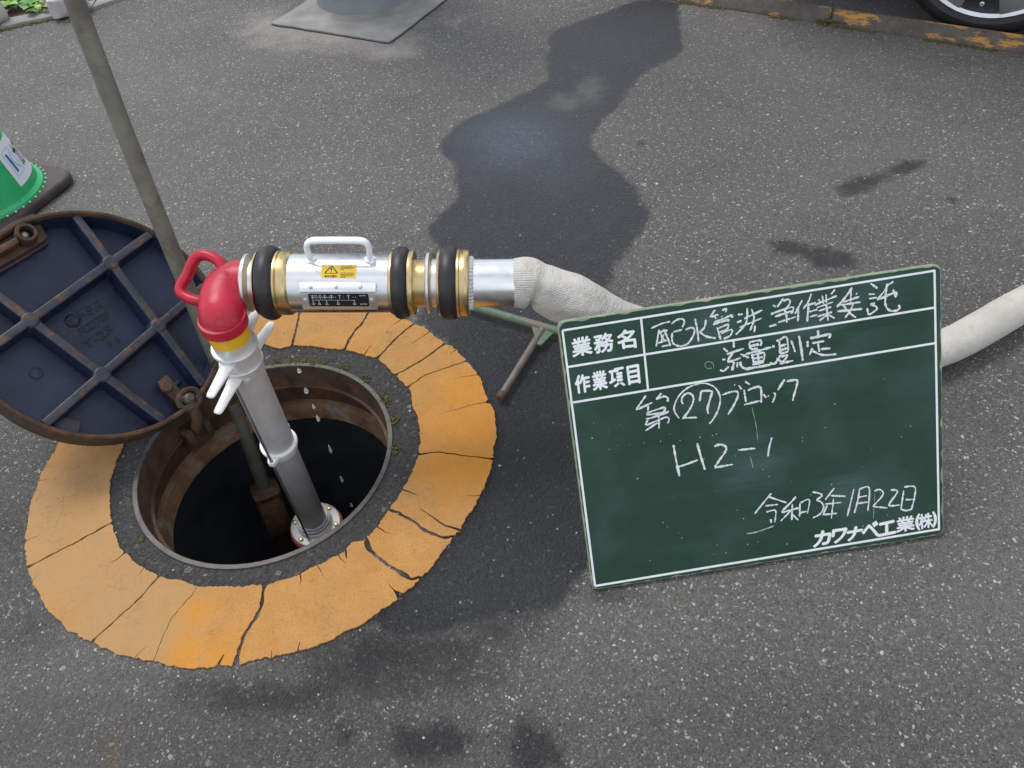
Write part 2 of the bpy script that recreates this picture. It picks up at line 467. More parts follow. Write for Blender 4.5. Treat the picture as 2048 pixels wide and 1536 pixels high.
def lid_iron():
    b = NB("blue_black_iron")
    n1 = b.noise(14, 6, 0.65); n2 = b.noise(45, 6, 0.7)
    c = b.mix(b.mr(n1, 0.3, 0.7), (0.0075, 0.013, 0.037), (0.016, 0.027, 0.070))
    dk = b.mr(b.noise(11, 9, 0.8), 0.58, 0.63)
    c = b.mix(b.math('MULTIPLY', dk, 0.75), c, (0.007, 0.009, 0.014))
    rs = b.math('MULTIPLY', b.mr(n2, 0.60, 0.70), b.mr(n1, 0.45, 0.6))
    c = b.mix(b.math('MULTIPLY', rs, 0.45), c, (0.12, 0.065, 0.03))
    b.l(c, b.b.inputs["Base Color"])
    b.l(b.mr(dk, 0, 1, 0.40, 0.22), b.b.inputs["Roughness"])
    b.l(b.bump(b.noise(160, 6, 0.65), 1.0, 0.0008), b.b.inputs["Normal"])
    return b.m
def lid_rib():
    b = NB("worn_rib_iron")
    n2 = b.noise(26, 8, 0.7)
    c = b.mix(b.mr(b.noise(30, 5), 0.3, 0.7), (0.014, 0.018, 0.030), (0.045, 0.047, 0.058))
    rs = b.mr(n2, 0.52, 0.64)
    c = b.mix(b.math('MULTIPLY', rs, 0.7), c, (0.17, 0.075, 0.025))
    b.l(c, b.b.inputs["Base Color"])
    b.set(roughness=0.5)
    b.l(b.bump(b.noise(180, 6, 0.65), 1.0, 0.0007), b.b.inputs["Normal"])
    return b.m
M_LID = lid_iron(); M_RIB = lid_rib()

def paint_mat():
    b = NB("orange_road_paint")
    n1 = b.noise(16, 8, 0.7); fine = b.noise(260, 5, 0.7); sp = b.noise(90, 8, 0.75)
    c = b.mix(b.mr(n1, 0.3, 0.72), (0.425, 0.202, 0.050), (0.515, 0.268, 0.084))
    c = b.mix(b.mr(b.noise(6, 8, 0.75), 0.45, 0.68, 0, 0.6), c, (0.35, 0.215, 0.095))
    c = b.mix(b.mr(sp, 0.57, 0.70, 0, 0.6), c, (0.20, 0.105, 0.035))
    c = b.mix(b.mr(fine, 0.53, 0.64, 0, 0.7), c, (0.28, 0.14, 0.04))
    gp = b.n("NewGeometry")
    for (p, r) in TANP:          # dusty, sun-bleached side of the ring
        d = b.n("VectorMath", operation='DISTANCE'); b.l(gp.outputs["Position"], d.inputs[0]); d.inputs[1].default_value = tuple(p)
        m = b.math('MULTIPLY', b.mr(d.outputs["Value"], r, r * 0.4, 0, 1, True), b.mr(b.noise(9, 7, 0.7), 0.25, 0.55, 0.4, 1.0))
        c = b.mix(b.math('MULTIPLY', m, 0.7), c, (0.385, 0.240, 0.110))
    # fine crazing
    cz = b.vor(30, "Distance", 'DISTANCE_TO_EDGE')
    wv = b.n("TexVoronoi", feature='DISTANCE_TO_EDGE'); wv.inputs["Scale"].default_value = 38
    mp = b.n("VectorMath", operation='MULTIPLY_ADD')
    b.l(b.noise(20, 4, 0.6, out="Color"), mp.inputs[0]); mp.inputs[1].default_value = (0.06, 0.06, 0.0)
    b.l(b.tc.outputs["Object"], mp.inputs[2]); b.l(mp.outputs[0], wv.inputs["Vector"])
    line = b.math('MULTIPLY', b.mr(wv.outputs["Distance"], 0.022, 0.0), b.mr(b.noise(6, 3), 0.5, 0.62))
    c = b.mix(b.math('MULTIPLY', line, 0.55), c, (0.13, 0.06, 0.02))
    # wet areas (where water splashes)
    geo = b.n("NewGeometry")
    wet = None
    for (p, r0, r1) in WETP:
        d = b.n("VectorMath", operation='DISTANCE'); b.l(geo.outputs["Position"], d.inputs[0]); d.inputs[1].default_value = tuple(p)
        dd = b.math('ADD', d.outputs["Value"], b.math('MULTIPLY', b.math('SUBTRACT', b.noise(13, 8, 0.7), 0.5), 0.12))
        m = b.mr(dd, r1, r0, 0, 1, True)
        wet = m if wet is None else b.math('MAXIMUM', wet, m)
    c = b.mix(b.math('MULTIPLY', wet, 0.85), c, b.mix(0.5, (0.56, 0.225, 0.014), b.mix(1.0, c, (1.12, 0.92, 0.30), 'MULTIPLY')))
    b.l(c, b.b.inputs["Base Color"])
    b.l(b.mr(wet, 0, 1, 0.8, 0.6), b.b.inputs["Roughness"])
    h = b.math('ADD', b.math('MULTIPLY', fine, 0.5), b.noise(40, 6, 0.6))
    b.b.inputs['Specular IOR Level'].default_value = 0.3
    b.l(b.bump(h, 1.0, 0.0026), b.b.inputs["Normal"])
    return b.m
TANP = [(at(120, 1060), 0.26), (at(270, 1230), 0.17)]
WETP = [(at(950, 850), 0.03, 0.15), (at(930, 790), 0.02, 0.10), (at(930, 930), 0.02, 0.12), (at(370, 1310), 0.0, 0.06), (at(395, 1220), 0.0, 0.05), (at(450, 1310), 0.0, 0.06)]
M_PAINT = paint_mat()

def board_mat(smears):
    b = NB("green_chalkboard")
    st = b.n("Mapping"); st.inputs["Scale"].default_value = (3, 14, 14)
    b.l(b.tc.outputs["Object"], st.inputs["Vector"])
    n = b.n("TexNoise"); n.inputs["Scale"].default_value = 1.6; n.inputs["Detail"].default_value = 7; n.inputs["Roughness"].default_value = 0.65
    b.l(st.outputs[0], n.inputs["Vector"])
    c = b.mix(b.mr(n.outputs["Fac"], 0.35, 0.7), (0.010, 0.041, 0.023), (0.020, 0.064, 0.043))
    sm = b.mr(b.noise(7, 7, 0.65), 0.48, 0.75, 0, 0.42)
    c = b.mix(sm, c, (0.065, 0.12, 0.105))
    geo = b.n("NewGeometry")
    for (p, r) in smears:       # chalk dust rubbed round the writing
        d = b.n("VectorMath", operation='DISTANCE'); b.l(geo.outputs["Position"], d.inputs[0]); d.inputs[1].default_value = tuple(p)
        m = b.math('MULTIPLY', b.mr(d.outputs["Value"], r, r * 0.15, 0, 1, True), b.mr(n.outputs["Fac"], 0.42, 0.68))
        c = b.mix(b.math('MULTIPLY', m, 0.55), c, (0.085, 0.135, 0.135))
    sp = b.mr(b.noise(160, 3, 0.5), 0.78, 0.82)
    c = b.mix(b.math('MULTIPLY', sp, 0.7), c, (0.4, 0.45, 0.4))
    b.l(c, b.b.inputs["Base Color"])
    b.l(b.mr(n.outputs["Fac"], 0.3, 0.7, 0.42, 0.6), b.b.inputs["Roughness"])
    b.b.inputs["Specular IOR Level"].default_value = 0.3
    return b.m
M_BEDGE = simple("pale_green_edge", (0.25, 0.31, 0.20), 0.6, 0, 0.25, 30, (0.42, 0.34, 0.15), 0.85, 60, 0.0005, 200, 0.52)  # paleness holds the light from above; tan patches are bare wood
def chalk_mat():
    b = NB("chalk")
    n = b.noise(700, 3, 0.7)
    c = b.mix(b.mr(n, 0.32, 0.50), (0.22, 0.30, 0.27), (0.78, 0.82, 0.81))
    b.l(c, b.b.inputs["Base Color"]); b.set(roughness=0.95)
    return b.m
M_CHALK = chalk_mat()
def hose_mat():
    b = NB("woven_hose")
    c = b.mix(b.mr(b.noise(7, 7, 0.65), 0.35, 0.65), (0.66, 0.64, 0.59), (0.52, 0.49, 0.43))
    c = b.mix(b.mr(b.noise(13, 8, 0.75), 0.54, 0.70, 0, 0.7), c, (0.34, 0.30, 0.25))
    uvn = b.n("UVMap")
    wv = b.n("TexWave", wave_type='BANDS', bands_direction='X'); wv.inputs["Scale"].default_value = 1.0; wv.inputs["Distortion"].default_value = 0.6
    b.l(uvn.outputs[0], wv.inputs["Vector"])
    w2 = b.n("TexWave", wave_type='BANDS', bands_direction='Y'); w2.inputs["Scale"].default_value = 1.0
    b.l(uvn.outputs[0], w2.inputs["Vector"])
    h = b.math('ADD', wv.outputs["Fac"], b.math('MULTIPLY', w2.outputs["Fac"], 0.4))
    c = b.mix(b.mr(wv.outputs["Fac"], 0, 0.5, 0.22, 0), c, (0.40, 0.37, 0.31))
    b.l(c, b.b.inputs["Base Color"]); b.set(roughness=0.9)
    h = b.math('ADD', b.math('MULTIPLY', h, 0.12), b.math('MULTIPLY', b.noise(20, 6, 0.6), 2.6))
    b.l(b.bump(h, 1.0, 0.004), b.b.inputs["Normal"])
    return b.m
M_HOSE = hose_mat()
def kerb_mat():
    b = NB("kerb_concrete")
    c = b.mix(b.mr(b.noise(20, 7, 0.7), 0.3, 0.7), (0.060, 0.052, 0.040), (0.125, 0.112, 0.092))
    c = b.mix(b.mr(b.vor(300), 0.1, 0.35, 0.35, 0), c, (0.30, 0.29, 0.27))
    mp = b.n("Mapping"); mp.inputs["Rotation"].default_value = (0, 0, R(-38)); mp.vector_type = "TEXTURE"; mp.inputs["Scale"].default_value = (1 / 6.0, 1 / 30.0, 1 / 12.0)
    b.l(b.tc.outputs["Object"], mp.inputs["Vector"])
    n = b.n("TexNoise"); n.inputs["Scale"].default_value = 1.0; n.inputs["Detail"].default_value = 9; n.inputs["Roughness"].default_value = 0.72
    b.l(mp.outputs[0], n.inputs["Vector"])
    c = b.mix(b.mr(n.outputs["Fac"], 0.555, 0.60), c, (0.47, 0.23, 0.058))
    b.l(c, b.b.inputs["Base Color"]); b.set(roughness=0.9)
    b.l(b.bump(b.noise(120, 6, 0.7), 1.0, 0.002), b.b.inputs["Normal"])
    return b.m
M_KERB = kerb_mat()
def toolpaint():
    b = NB("worn_green_tool_paint")
    c = b.mix(b.mr(b.noise(20, 8, 0.7), 0.47, 0.55), (0.075, 0.145, 0.088), (0.16, 0.13, 0.105))
    c = b.mix(b.mr(b.noise(60, 6, 0.7), 0.55, 0.65, 0, 0.45), c, (0.22, 0.25, 0.20))
    b.l(c, b.b.inputs["Base Color"]); b.set(roughness=0.55)
    b.l(b.bump(b.noise(150, 5), 1.0, 0.0006), b.b.inputs["Normal"])
    return b.m
M_TOOLG = toolpaint()
M_TOOLR = simple("worn_brown_tool_rod", (0.17, 0.145, 0.125), 0.45, 0.4, 0.25, 30, (0.08, 0.05, 0.035), 0.6, 25, 0.0004, 200)
def drop_mat():
    b = NB("water_drop")
    b.set(base_color=(0.93, 0.96, 1.0), roughness=0.03)
    b.b.inputs["Transmission Weight"].default_value = 0.75
    b.b.inputs["IOR"].default_value = 1.33
    return b.m
M_DROP = drop_mat()

# ------------------------------------------------------------------ ground sheet with the manhole opening
HC = V((-0.506487, 1.084105, 0.0)); HR = 0.2475
RG = HR + 0.0105
def np_proj(x, y, z=0.0):
    vx, vy, vz = x - CAM_O.x, y - CAM_O.y, z - CAM_O.z
    d = vx * CF.x + vy * CF.y + vz * CF.z
    d = np.where(d < 0.05, 0.05, d)
    return 1024 + FPX * (vx * CR.x + vy * CR.y + vz * CR.z) / d, 768 - FPX * (vx * CU.x + vy * CU.y + vz * CU.z) / d
def poly_sd(x, y, poly):
    """signed distance, positive inside"""
    n = len(poly); best = np.full(x.shape, 1e9); ins = np.zeros(x.shape, bool)
    for i in range(n):
        ax, ay = poly[i]; bx, by = poly[(i + 1) % n]
        ex, ey = bx - ax, by - ay
        t = np.clip(((x - ax) * ex + (y - ay) * ey) / (ex * ex + ey * ey + 1e-12), 0, 1)
        best = np.minimum(best, np.hypot(x - ax - t * ex, y - ay - t * ey))
        c = ((ay > y) != (by > y)) & (x < (bx - ax) * (y - ay) / (by - ay + 1e-12) + ax)
        ins ^= c
    return np.where(ins, best, -best)
def gpoly(pts): return [tuple(at(*p))[:2] for p in pts]
k4 = crop(800, 0, 0.41667)
WETPOLY = gpoly([k4(*p) for p in [(1130, 10), (1240, -8), (1330, 20), (1340, 130), (1357, 210), (1330, 270), (1200, 330), (1140, 360), (1090, 430), (1040, 520), (940, 600), (902, 690), (960, 770), (1060, 840), (1120, 900), (1190, 1020), (1130, 1150), (1050, 1220), (1000, 1290), (990, 1370), (900, 1480), (760, 1600), (780, 1700)]]
    + [(1150, 800), (1180, 1000), (1176, 1120), (1130, 1200), (1060, 1225), (960, 1235), (880, 1262), (800, 1268), (740, 1240), (830, 1130), (910, 1040), (960, 960), (975, 880), (930, 720), (840, 640), (850, 560)]
    + [k4(*p) for p in [(180, 1190), (140, 1110), (200, 1020), (290, 960), (280, 900), (262, 790), (205, 720), (222, 650), (300, 590), (450, 520), (600, 450), (720, 390), (713, 260), (738, 150), (900, 90)]])
STAINS = [[(1660, 385), (1690, 358), (1760, 345), (1800, 318), (1850, 318), (1862, 335), (1800, 352), (1750, 380), (1690, 396)],
          [(1532, 482), (1570, 478), (1640, 492), (1700, 500), (1722, 525), (1700, 542), (1640, 540), (1600, 515), (1545, 508)],
          [(1000, 1545), (1008, 1490), (1035, 1440), (1075, 1425), (1110, 1455), (1125, 1500), (1135, 1545)],
          [(770, 1470), (800, 1440), (860, 1450), (905, 1430), (945, 1465), (930, 1515), (860, 1530), (800, 1520)], [(665, 1450), (690, 1440), (712, 1470), (700, 1505), (672, 1500)],
          [(1888, 396), (1935, 400), (1930, 410), (1890, 408)], [(1272, 284), (1298, 282), (1296, 294), (1275, 294)], [(1290, 505), (1310, 503), (1308, 514), (1292, 514)]]
DAMP = [(780, 1320, 320, 130, .65), (540, 1390, 300, 70, .65), (1010, 1230, 160, 110, .7), (850, 1490, 100, 55, .75), (690, 1470, 40, 40, .6), (1070, 1500, 62, 70, .85), (20, 1030, 70, 160, .45), (60, 1260, 110, 90, .45),
        (1230, 1190, 130, 34, .55), (1090, 1120, 130, 130, .6), (300, 1400, 220, 40, .35), (700, 660, 320, 60, .35), (1080, 420, 150, 160, .5), (1560, 1120, 240, 40, .3), (1250, 1290, 160, 60, .25), (520, 1490, 140, 40, .25), (560, 440, 160, 40, .15)]
DUST = [(700, 60, 190, 55, .9), (560, 60, 130, 60, .75), (900, 40, 70, 40, .5), (430, 190, 190, 80, .38), (780, 100, 90, 30, .8), (200, 60, 160, 40, .3)]
FILM = [(1020, 280, 110, 62, 1.0), (1110, 330, 60, 60, .35), (960, 330, 60, 60, .3)]
TONE = [(520, 1500, 1100, 190, .75), (1500, 1480, 800, 200, .55), (1040, 900, 210, 330, .7), (20, 1120, 170, 320, .6), (760, 1330, 420, 140, .75), (1750, 900, 300, 400, .3), (1500, 60, 500, 120, .25)]
PAINTED_REFLECTION = [(1180, 180, 42, 40, .85), (1130, 205, 46, 26, .9), (1160, 140, 60, 40, .35)]  # where the pale reflected patch is laid into the ground colour
def blobs(px, py, L):
    o = np.zeros(px.shape)
    for (cx, cy, rx, ry, s) in L:
        o = np.maximum(o, s * np.exp(-(((px - cx) / rx) ** 2 + ((py - cy) / ry) ** 2)))
    return o
def ground_sheet(name, radii, na, mat, z=0.0):
    th = np.arange(na) * (2 * math.pi / na)
    rr = np.array(radii)
    X = HC.x + rr[:, None] * np.cos(th)[None]; Y = HC.y + rr[:, None] * np.sin(th)[None]
    nr = len(rr)
    co = np.stack([X.ravel(), Y.ravel(), np.full(X.size, z)], 1)
    i = np.arange(nr - 1)[:, None] * na; k = np.arange(na)[None]; k2 = (k + 1) % na
    F = np.stack([i + k, i + na + k, i + na + k2, i + k2], -1).reshape(-1, 4)
    me = bpy.data.meshes.new(name)
    me.vertices.add(len(co)); me.vertices.foreach_set("co", co.ravel())
    me.loops.add(F.size); me.loops.foreach_set("vertex_index", F.ravel().astype(np.int32))
    me.polygons.add(len(F)); me.polygons.foreach_set("loop_start", (np.arange(len(F)) * 4).astype(np.int32))
    me.update(calc_edges=True); me.validate()
    x, y = co[:, 0], co[:, 1]
    px, py = np_proj(x, y)
    front = (y > 0.15)
    sd = poly_sd(x, y, WETPOLY)
    st = np.full(x.shape, -0.3)
    for s in STAINS: st = np.maximum(st, poly_sd(x, y, gpoly(s)))
    sd = np.clip(sd, -0.3, 0.3)
    A = {"wet_edge": sd, "stain": st, "damp": blobs(px, py, DAMP) * front, "dust": blobs(px, py, DUST) * front, "film": blobs(px, py, FILM) * front, "painted_reflection": blobs(px, py, PAINTED_REFLECTION) * front, "tone": blobs(px, py, TONE) * front, "rust_stain": blobs(px, py, [(222, 1500, 16, 30, .9), (235, 1470, 14, 14, .6)]) * front}
    for n_, a in A.items():
        at_ = me.attributes.new(n_, 'FLOAT', 'POINT'); at_.data.foreach_set("value", a.astype(np.float32))
    me.materials.append(mat)
    o = link(name, me)
    tag(o, kind="structure")
    return o
RC = 0.345                        # coarse patch ring ends under the painted ring
radii = list(np.linspace(RC, 0.62, 46)); r_ = 0.62
while r_ < 70:
    r_ *= 1.02; radii.append(r_)
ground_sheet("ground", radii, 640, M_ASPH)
ground_sheet("pavement_patch", list(np.linspace(RG, RC, 14)), 360, M_ASPHC)

# ------------------------------------------------------------------ shaft below the opening
UP = V((0, 0, 1)); AX = UP
mb = MB(); lathe(mb, HC, UP, [(-0.118, 0.30), (-0.118, 0.247), (-0.165, 0.243), (-0.172, 0.30)], 96, cap=False)
o = build(mb, "concrete_ring", M_CONCR, smooth=40); tag(o, "rust stained concrete ring under the iron frame inside the open hole", "concrete ring")
mb = MB(); lathe(mb, HC, UP, [(-0.10, 0.292), (-0.172, 0.296), (-0.18, 0.42), (-1.25, 0.42)], 64, cap=False)
o = build(mb, "shaft_wall", M_CHAMBER); tag(o, kind="structure")
mb = MB(); lathe(mb, HC, UP, [(-1.16, 0.418), (-1.158, 0.418)], 48)
o = build(mb, "water", M_MUD); tag(o, kind="structure")

fr = thing("iron_manhole_ring", "round rusty iron manhole ring set in the asphalt inside the orange ring", "manhole ring", HC)
mb = MB(); lathe(mb, HC, UP, [(-0.02, RG), (0.002, RG), (0.0035, RG - 0.001), (0.0035, HR + 0.001), (0.002, HR), (-0.002, HR), (-0.002, RG - 0.004), (-0.02, RG - 0.004)], 128, cap=False)
build(mb, "rim", M_IRONRIM, fr)
mb = MB(); lathe(mb, HC, UP, [(-0.0025, RG - 0.005), (-0.0025, HR + 0.0005), (-0.050, HR - 0.004), (-0.055, RG)], 128, cap=False)
build(mb, "frame_wall", M_RUST, fr)
mb = MB(); lathe(mb, HC, UP, [(-0.0505, HR + 0.004), (-0.0505, HR - 0.010), (-0.0530, HR - 0.011), (-0.056, HR - 0.010), (-0.060, HR + 0.008), (-0.119, HR + 0.012), (-0.119, HR + 0.03)], 128, cap=False)
build(mb, "lid_seat", M_RUST, fr)

# ------------------------------------------------------------------ orange painted ring, broken into pieces
k5 = crop(40, 880, 0.3256); k6 = crop(460, 880, 0.3256); k7 = crop(560, 600, 0.2343)
OUTER = [(118, 890), (82, 958), (60, 1023), (53, 1075), (56, 1131), (73, 1180), (95, 1219), (134, 1258), (190, 1284), (235, 1310), (307, 1324), (366, 1336), (457, 1334), (541, 1316), (668, 1280), (773, 1215), (844, 1157), (903, 1079), (948, 1017), (971, 968), (987, 913), (990, 888), (989, 827), (972, 794), (958, 752), (933, 722), (888, 687), (829, 649), (780, 628)]
INNER = [(248, 893), (232, 929), (222, 965), (220, 1010), (226, 1049), (235, 1082), (265, 1121), (320, 1152), (366, 1163), (395, 1173), (460, 1174), (525, 1172), (603, 1150), (623, 1137), (691, 1105), (705, 1086), (730, 1083), (758, 1050), (786, 1013), (805, 981), (825, 945), (838, 909), (839, 858), (827, 811), (818, 780), (794, 757), (754, 717), (729, 712), (691, 701), (665, 701), (588, 693), (560, 700)]
def polar(p):
    q = at(*p) - HC
    return math.atan2(q.y, q.x) % (2 * math.pi), math.hypot(q.x, q.y)
def table(L, fill):
    P = sorted(polar(p) for p in L)
    # fill the part hidden by the lid and the meter with the mean radius
    gaps = []
    for i in range(len(P)):
        a, b = P[i][0], P[(i + 1) % len(P)][0] + (2 * math.pi if i == len(P) - 1 else 0)
        if b - a > 0.5:
            n = int((b - a) / 0.25)
            gaps += [((a + (b - a) * k / (n + 1)) % (2 * math.pi), fill) for k in range(1, n + 1)]
    P = sorted(P + gaps)
    return np.array([p[0] for p in P]), np.array([p[1] for p in P])
TO, TI = table(OUTER, 0.45), table(INNER, 0.355)
def rad_at(T, a):
    return float(np.interp(a % (2 * math.pi), T[0], T[1], period=2 * math.pi))
def jag(a, s, amp):
    return amp * (noise.noise(V((math.cos(a) * s, math.sin(a) * s, 3.1 * s))) + 0.6 * noise.noise(V((math.cos(a) * s * 3, math.sin(a) * s * 3, s))))
def CRK(k, pts): return [at(*k(*p)) for p in pts]     # from inner edge to outer edge
CR_FULL = [
    CRK(k5, [(570, 515), (450, 580), (340, 640), (220, 700), (80, 775)]),
    CRK(k5, [(862, 840), (700, 1020), (640, 1070), (460, 1235)]),
    CRK(k5, [(1095, 900), (1060, 960), (950, 1080), (900, 1180), (850, 1290), (825, 1370)]),
    CRK(k5, [(1505, 910), (1475, 1050), (1385, 1200), (1332, 1355)]),
    CRK(k6, [(832, 595), (860, 675), (940, 750), (1050, 820), (1120, 860), (1165, 850)]),
    CRK(k6, [(975, 432), (1040, 458), (1100, 490), (1200, 560), (1300, 605), (1370, 600)]),
    CRK(k6, [(1160, 92), (1300, 85), (1450, 105), (1612, 120)]),
    CRK(k7, [(1108, 745), (1250, 650), (1400, 597), (1590, 530)]),
    CRK(k7, [(1000, 645), (1100, 590), (1220, 520), (1400, 385)]),
    CRK(k7, [(830, 510), (1000, 330), (1150, 212)]),
    CRK(k7, [(555, 425), (610, 320), (700, 210), (765, 112)]),
    CRK(k7, [(105, 398), (140, 270), (170, 130)]),
]
CR_W = [4.5, 3.6, 1.6, 9, 8.5, 8, 4.5, 4, 6.5, 6, 9, 7]
def ang(p):
    q = p - HC
    return math.atan2(q.y, q.x) % (2 * math.pi)
def rr_of(p):
    q = p - HC
    return math.hypot(q.x, q.y)
# two hidden breaks under the lid
for a in (2.05, 2.75):
    CR_FULL.append([HC + V((math.cos(a), math.sin(a), 0)) * r for r in (0.352, 0.39, 0.42, 0.452)]); CR_W.append(4)
order = sorted(range(len(CR_FULL)), key=lambda i: ang(CR_FULL[i][0]))
# partial cracks: (edge, polyline from the edge inwards)
CR_PART = [
    ('i', CRK(k5, [(640, 705), (600, 740), (550, 765)]), 3), ('o', CRK(k5, [(45, 625), (90, 605), (125, 592)]), 2),
    ('o', CRK(k5, [(705, 1350), (740, 1310), (790, 1270)]), 2), ('o', CRK(k5, [(1225, 1385), (1240, 1350), (1258, 1320)]), 6),
    ('i', CRK(k6, [(435, 835), (440, 870), (430, 900)]), 3), ('i', CRK(k6, [(712, 690), (718, 720), (722, 740)]), 5),
    ('i', CRK(k6, [(910, 540), (950, 570), (1000, 585)]), 3), ('i', CRK(k6, [(1060, 312), (1100, 325), (1165, 348)]), 5),
    ('o', CRK(k6, [(1165, 845), (1140, 800), (1120, 775)]), 4), ('o', CRK(k6, [(1535, 348), (1500, 350), (1440, 345)]), 3),
    ('o', CRK(k6, [(1420, 560), (1370, 545), (1300, 520), (1230, 470), (1160, 425)]), 6),
    ('o', CRK(k7, [(1755, 883), (1640, 905), (1500, 945), (1360, 985)]), 2.5), ('o', CRK(k7, [(1685, 650), (1560, 665), (1450, 690)]), 2),
    ('o', CRK(k7, [(1278, 283), (1200, 335), (1100, 402)]), 3.5), ('i', CRK(k7, [(722, 482), (745, 440), (790, 388)]), 4),
    ('o', CRK(k7, [(1052, 165), (1000, 205), (930, 245)]), 3), ('i', CRK(k7, [(1190, 1150), (1220, 1148), (1260, 1140)]), 2),
    ('o', CRK(k7, [(1520, 430), (1490, 445), (1455, 470)]), 4), ('o', CRK(k7, [(1475, 400), (1450, 410), (1430, 430)]), 3),
    ('o', CRK(k6, [(1010, 930), (985, 905), (975, 880)]), 2), ('o', CRK(k6, [(420, 1300), (428, 1260), (425, 1240)]), 2.5),
    ('o', CRK(k6, [(255, 1345), (262, 1310), (255, 1290)]), 2),
]
for k in range(34):
    a = random.uniform(0, 6.283); e = random.choice('oio'); r = rad_at(TO if e == 'o' else TI, a); L_ = random.uniform(0.012, 0.04) * (-1 if e == 'o' else 1)
    if min(abs((ang(c[1][0]) - a + math.pi) % (2 * math.pi) - math.pi) for c in CR_PART) < 0.04: continue
    if min(abs((ang(q) - a + math.pi) % (2 * math.pi) - math.pi) for c in CR_FULL for q in (c[0], c[-1])) < 0.05: continue
    b2 = a + random.uniform(-0.03, 0.03); P3 = [HC + V((math.cos(t), math.sin(t), 0)) * rr for t, rr in ((a, r), ((a + b2) / 2 + random.uniform(-.012, .012), r + L_ * 0.5), (b2, r + L_))]
    CR_PART.append((e, P3, random.uniform(1.2, 2.6)))
ring = thing("painted_ring", "cracked orange painted ring on the asphalt around the open manhole", "road marking", HC)
def fine(path, n=7, amp=0.0022, seed=0.0):
    P = spline(path, n); out = []
    for i, p in enumerate(P):
        q = p.copy()
        q.x += amp * noise.noise(V((p.x * 90 + seed, p.y * 90, 1.3))); q.y += amp * noise.noise(V((p.x * 90, p.y * 90 + seed, 7.7)))
        out.append(q)
    return out
def crack_side(path, wpx, side):
    P = fine(path); n = len(P); out = []
    for i, p in enumerate(P):
        t = (P[min(i + 1, n - 1)] - P[max(i - 1, 0)]).normalized()
        nn = V((-t.y, t.x, 0))            # +: counter-clockwise side when path runs outward
        hw = wpx * 0.00050 * (0.55 + 0.9 * abs(noise.noise(V((p.x * 55, p.y * 55, wpx)))) )
        out.append(p + nn * (hw * side))
    return out
def arc(T, a0, a1, s, amp, seed, edge):
    """points from angle a0 up to a1 with partial cracks cut in"""
    cuts = sorted([(ang(p[1][0]), p[1], p[2]) for p in CR_PART if p[0] == edge], key=lambda c: (c[0] - a0) % (2 * math.pi))
    span = (a1 - a0) % (2 * math.pi)
    evs = [((c[0] - a0) % (2 * math.pi), c[1], c[2]) for c in cuts if 0.02 < (c[0] - a0) % (2 * math.pi) < span - 0.02]
    n = max(3, int(span / 0.006)); pts = []
    todo = list(evs)
    for i in range(n + 1):
        d = span * i / n
        while todo and todo[0][0] <= d:
            e = todo.pop(0)
            path = fine(e[1], 4, 0.0015, 5.0); m = len(path)
            L_, R_ = [], []
            for j, p in enumerate(path):
                t = (path[min(j + 1, m - 1)] - path[max(j - 1, 0)]).normalized()
                nn = V((-t.y, t.x, 0)); hw = 0.00045 * e[2] * (1 - j / (m - 1)) ** 0.7
                L_.append(p + nn * hw); R_.append(p - nn * hw)
            # outer edge: path runs inwards, its left side is clockwise-later; order by angle
            first = R_ if edge == 'i' else L_
            second = L_ if edge == 'i' else R_
            pts += first + second[::-1][1:]
        if any(abs(d - e[0]) < 0.012 for e in evs): continue
        a = a0 + d; r = rad_at(T, a) + jag(a, s, amp) + jag(a, 62, 0.0017)
        pts.append(HC + V((math.cos(a) * r, math.sin(a) * r, 0)))
    return pts
for q in range(len(order)):
    i0, i1 = order[q], order[(q + 1) % len(order)]
    c0, c1 = CR_FULL[i0], CR_FULL[i1]
    A = crack_side(c0, CR_W[i0], 1)           # along first crack outward
    B = crack_side(c1, CR_W[i1], -1)
    ao0, ao1 = ang(A[-1]), ang(B[-1]); ai0, ai1 = ang(A[0]), ang(B[0])
    outer = arc(TO, ao0 + 0.006, ao1 - 0.006, 15, 0.0038, 1, 'o')
    inner = arc(TI, ai0 + 0.008, ai1 - 0.008, 11, 0.0032, 2, 'i')
    poly = A[1:-1] + outer + B[1:-1][::-1] + inner[::-1]
    base = [V((p.x, p.y, 0.0006)) for p in poly]
    mb = MB(); prism(mb, base, V((0, 0, 0.0032)))
    build(mb, "paint_piece", M_PAINT, ring, smooth=0)

# ------------------------------------------------------------------ moss on the patch and along the frame
def moss_patch(mb, c, r, n, h=0.004):
    for _ in range(n):
        a = random.uniform(0, 6.283); d = r * math.sqrt(random.random())
        p = c + V((math.cos(a) * d, math.sin(a) * d, 0))
        s = random.uniform(0.0015, 0.0042)
        ball(mb, p + V((0, 0, s * 0.3)), s, 6)
mb = MB()
for (x, y, r, n) in [(600, 726, 0.012, 40), (572, 728, 0.012, 40), (625, 727, 0.01, 40), (640, 730, 0.012, 30), (550, 730, 0.01, 25), (686, 739, 0.012, 26), (730, 760, 0.014, 20), (773, 806, 0.012, 24), (789, 840, 0.012, 30), (788, 900, 0.012, 26), (765, 795, 0.01, 14), (285, 1076, 0.004, 5), (283, 1081, 0.003, 4)]:
    moss_patch(mb, at(x, y), r, n)
o = build(mb, "moss", M_MOSS, smooth=60); tag(o, kind="stuff")

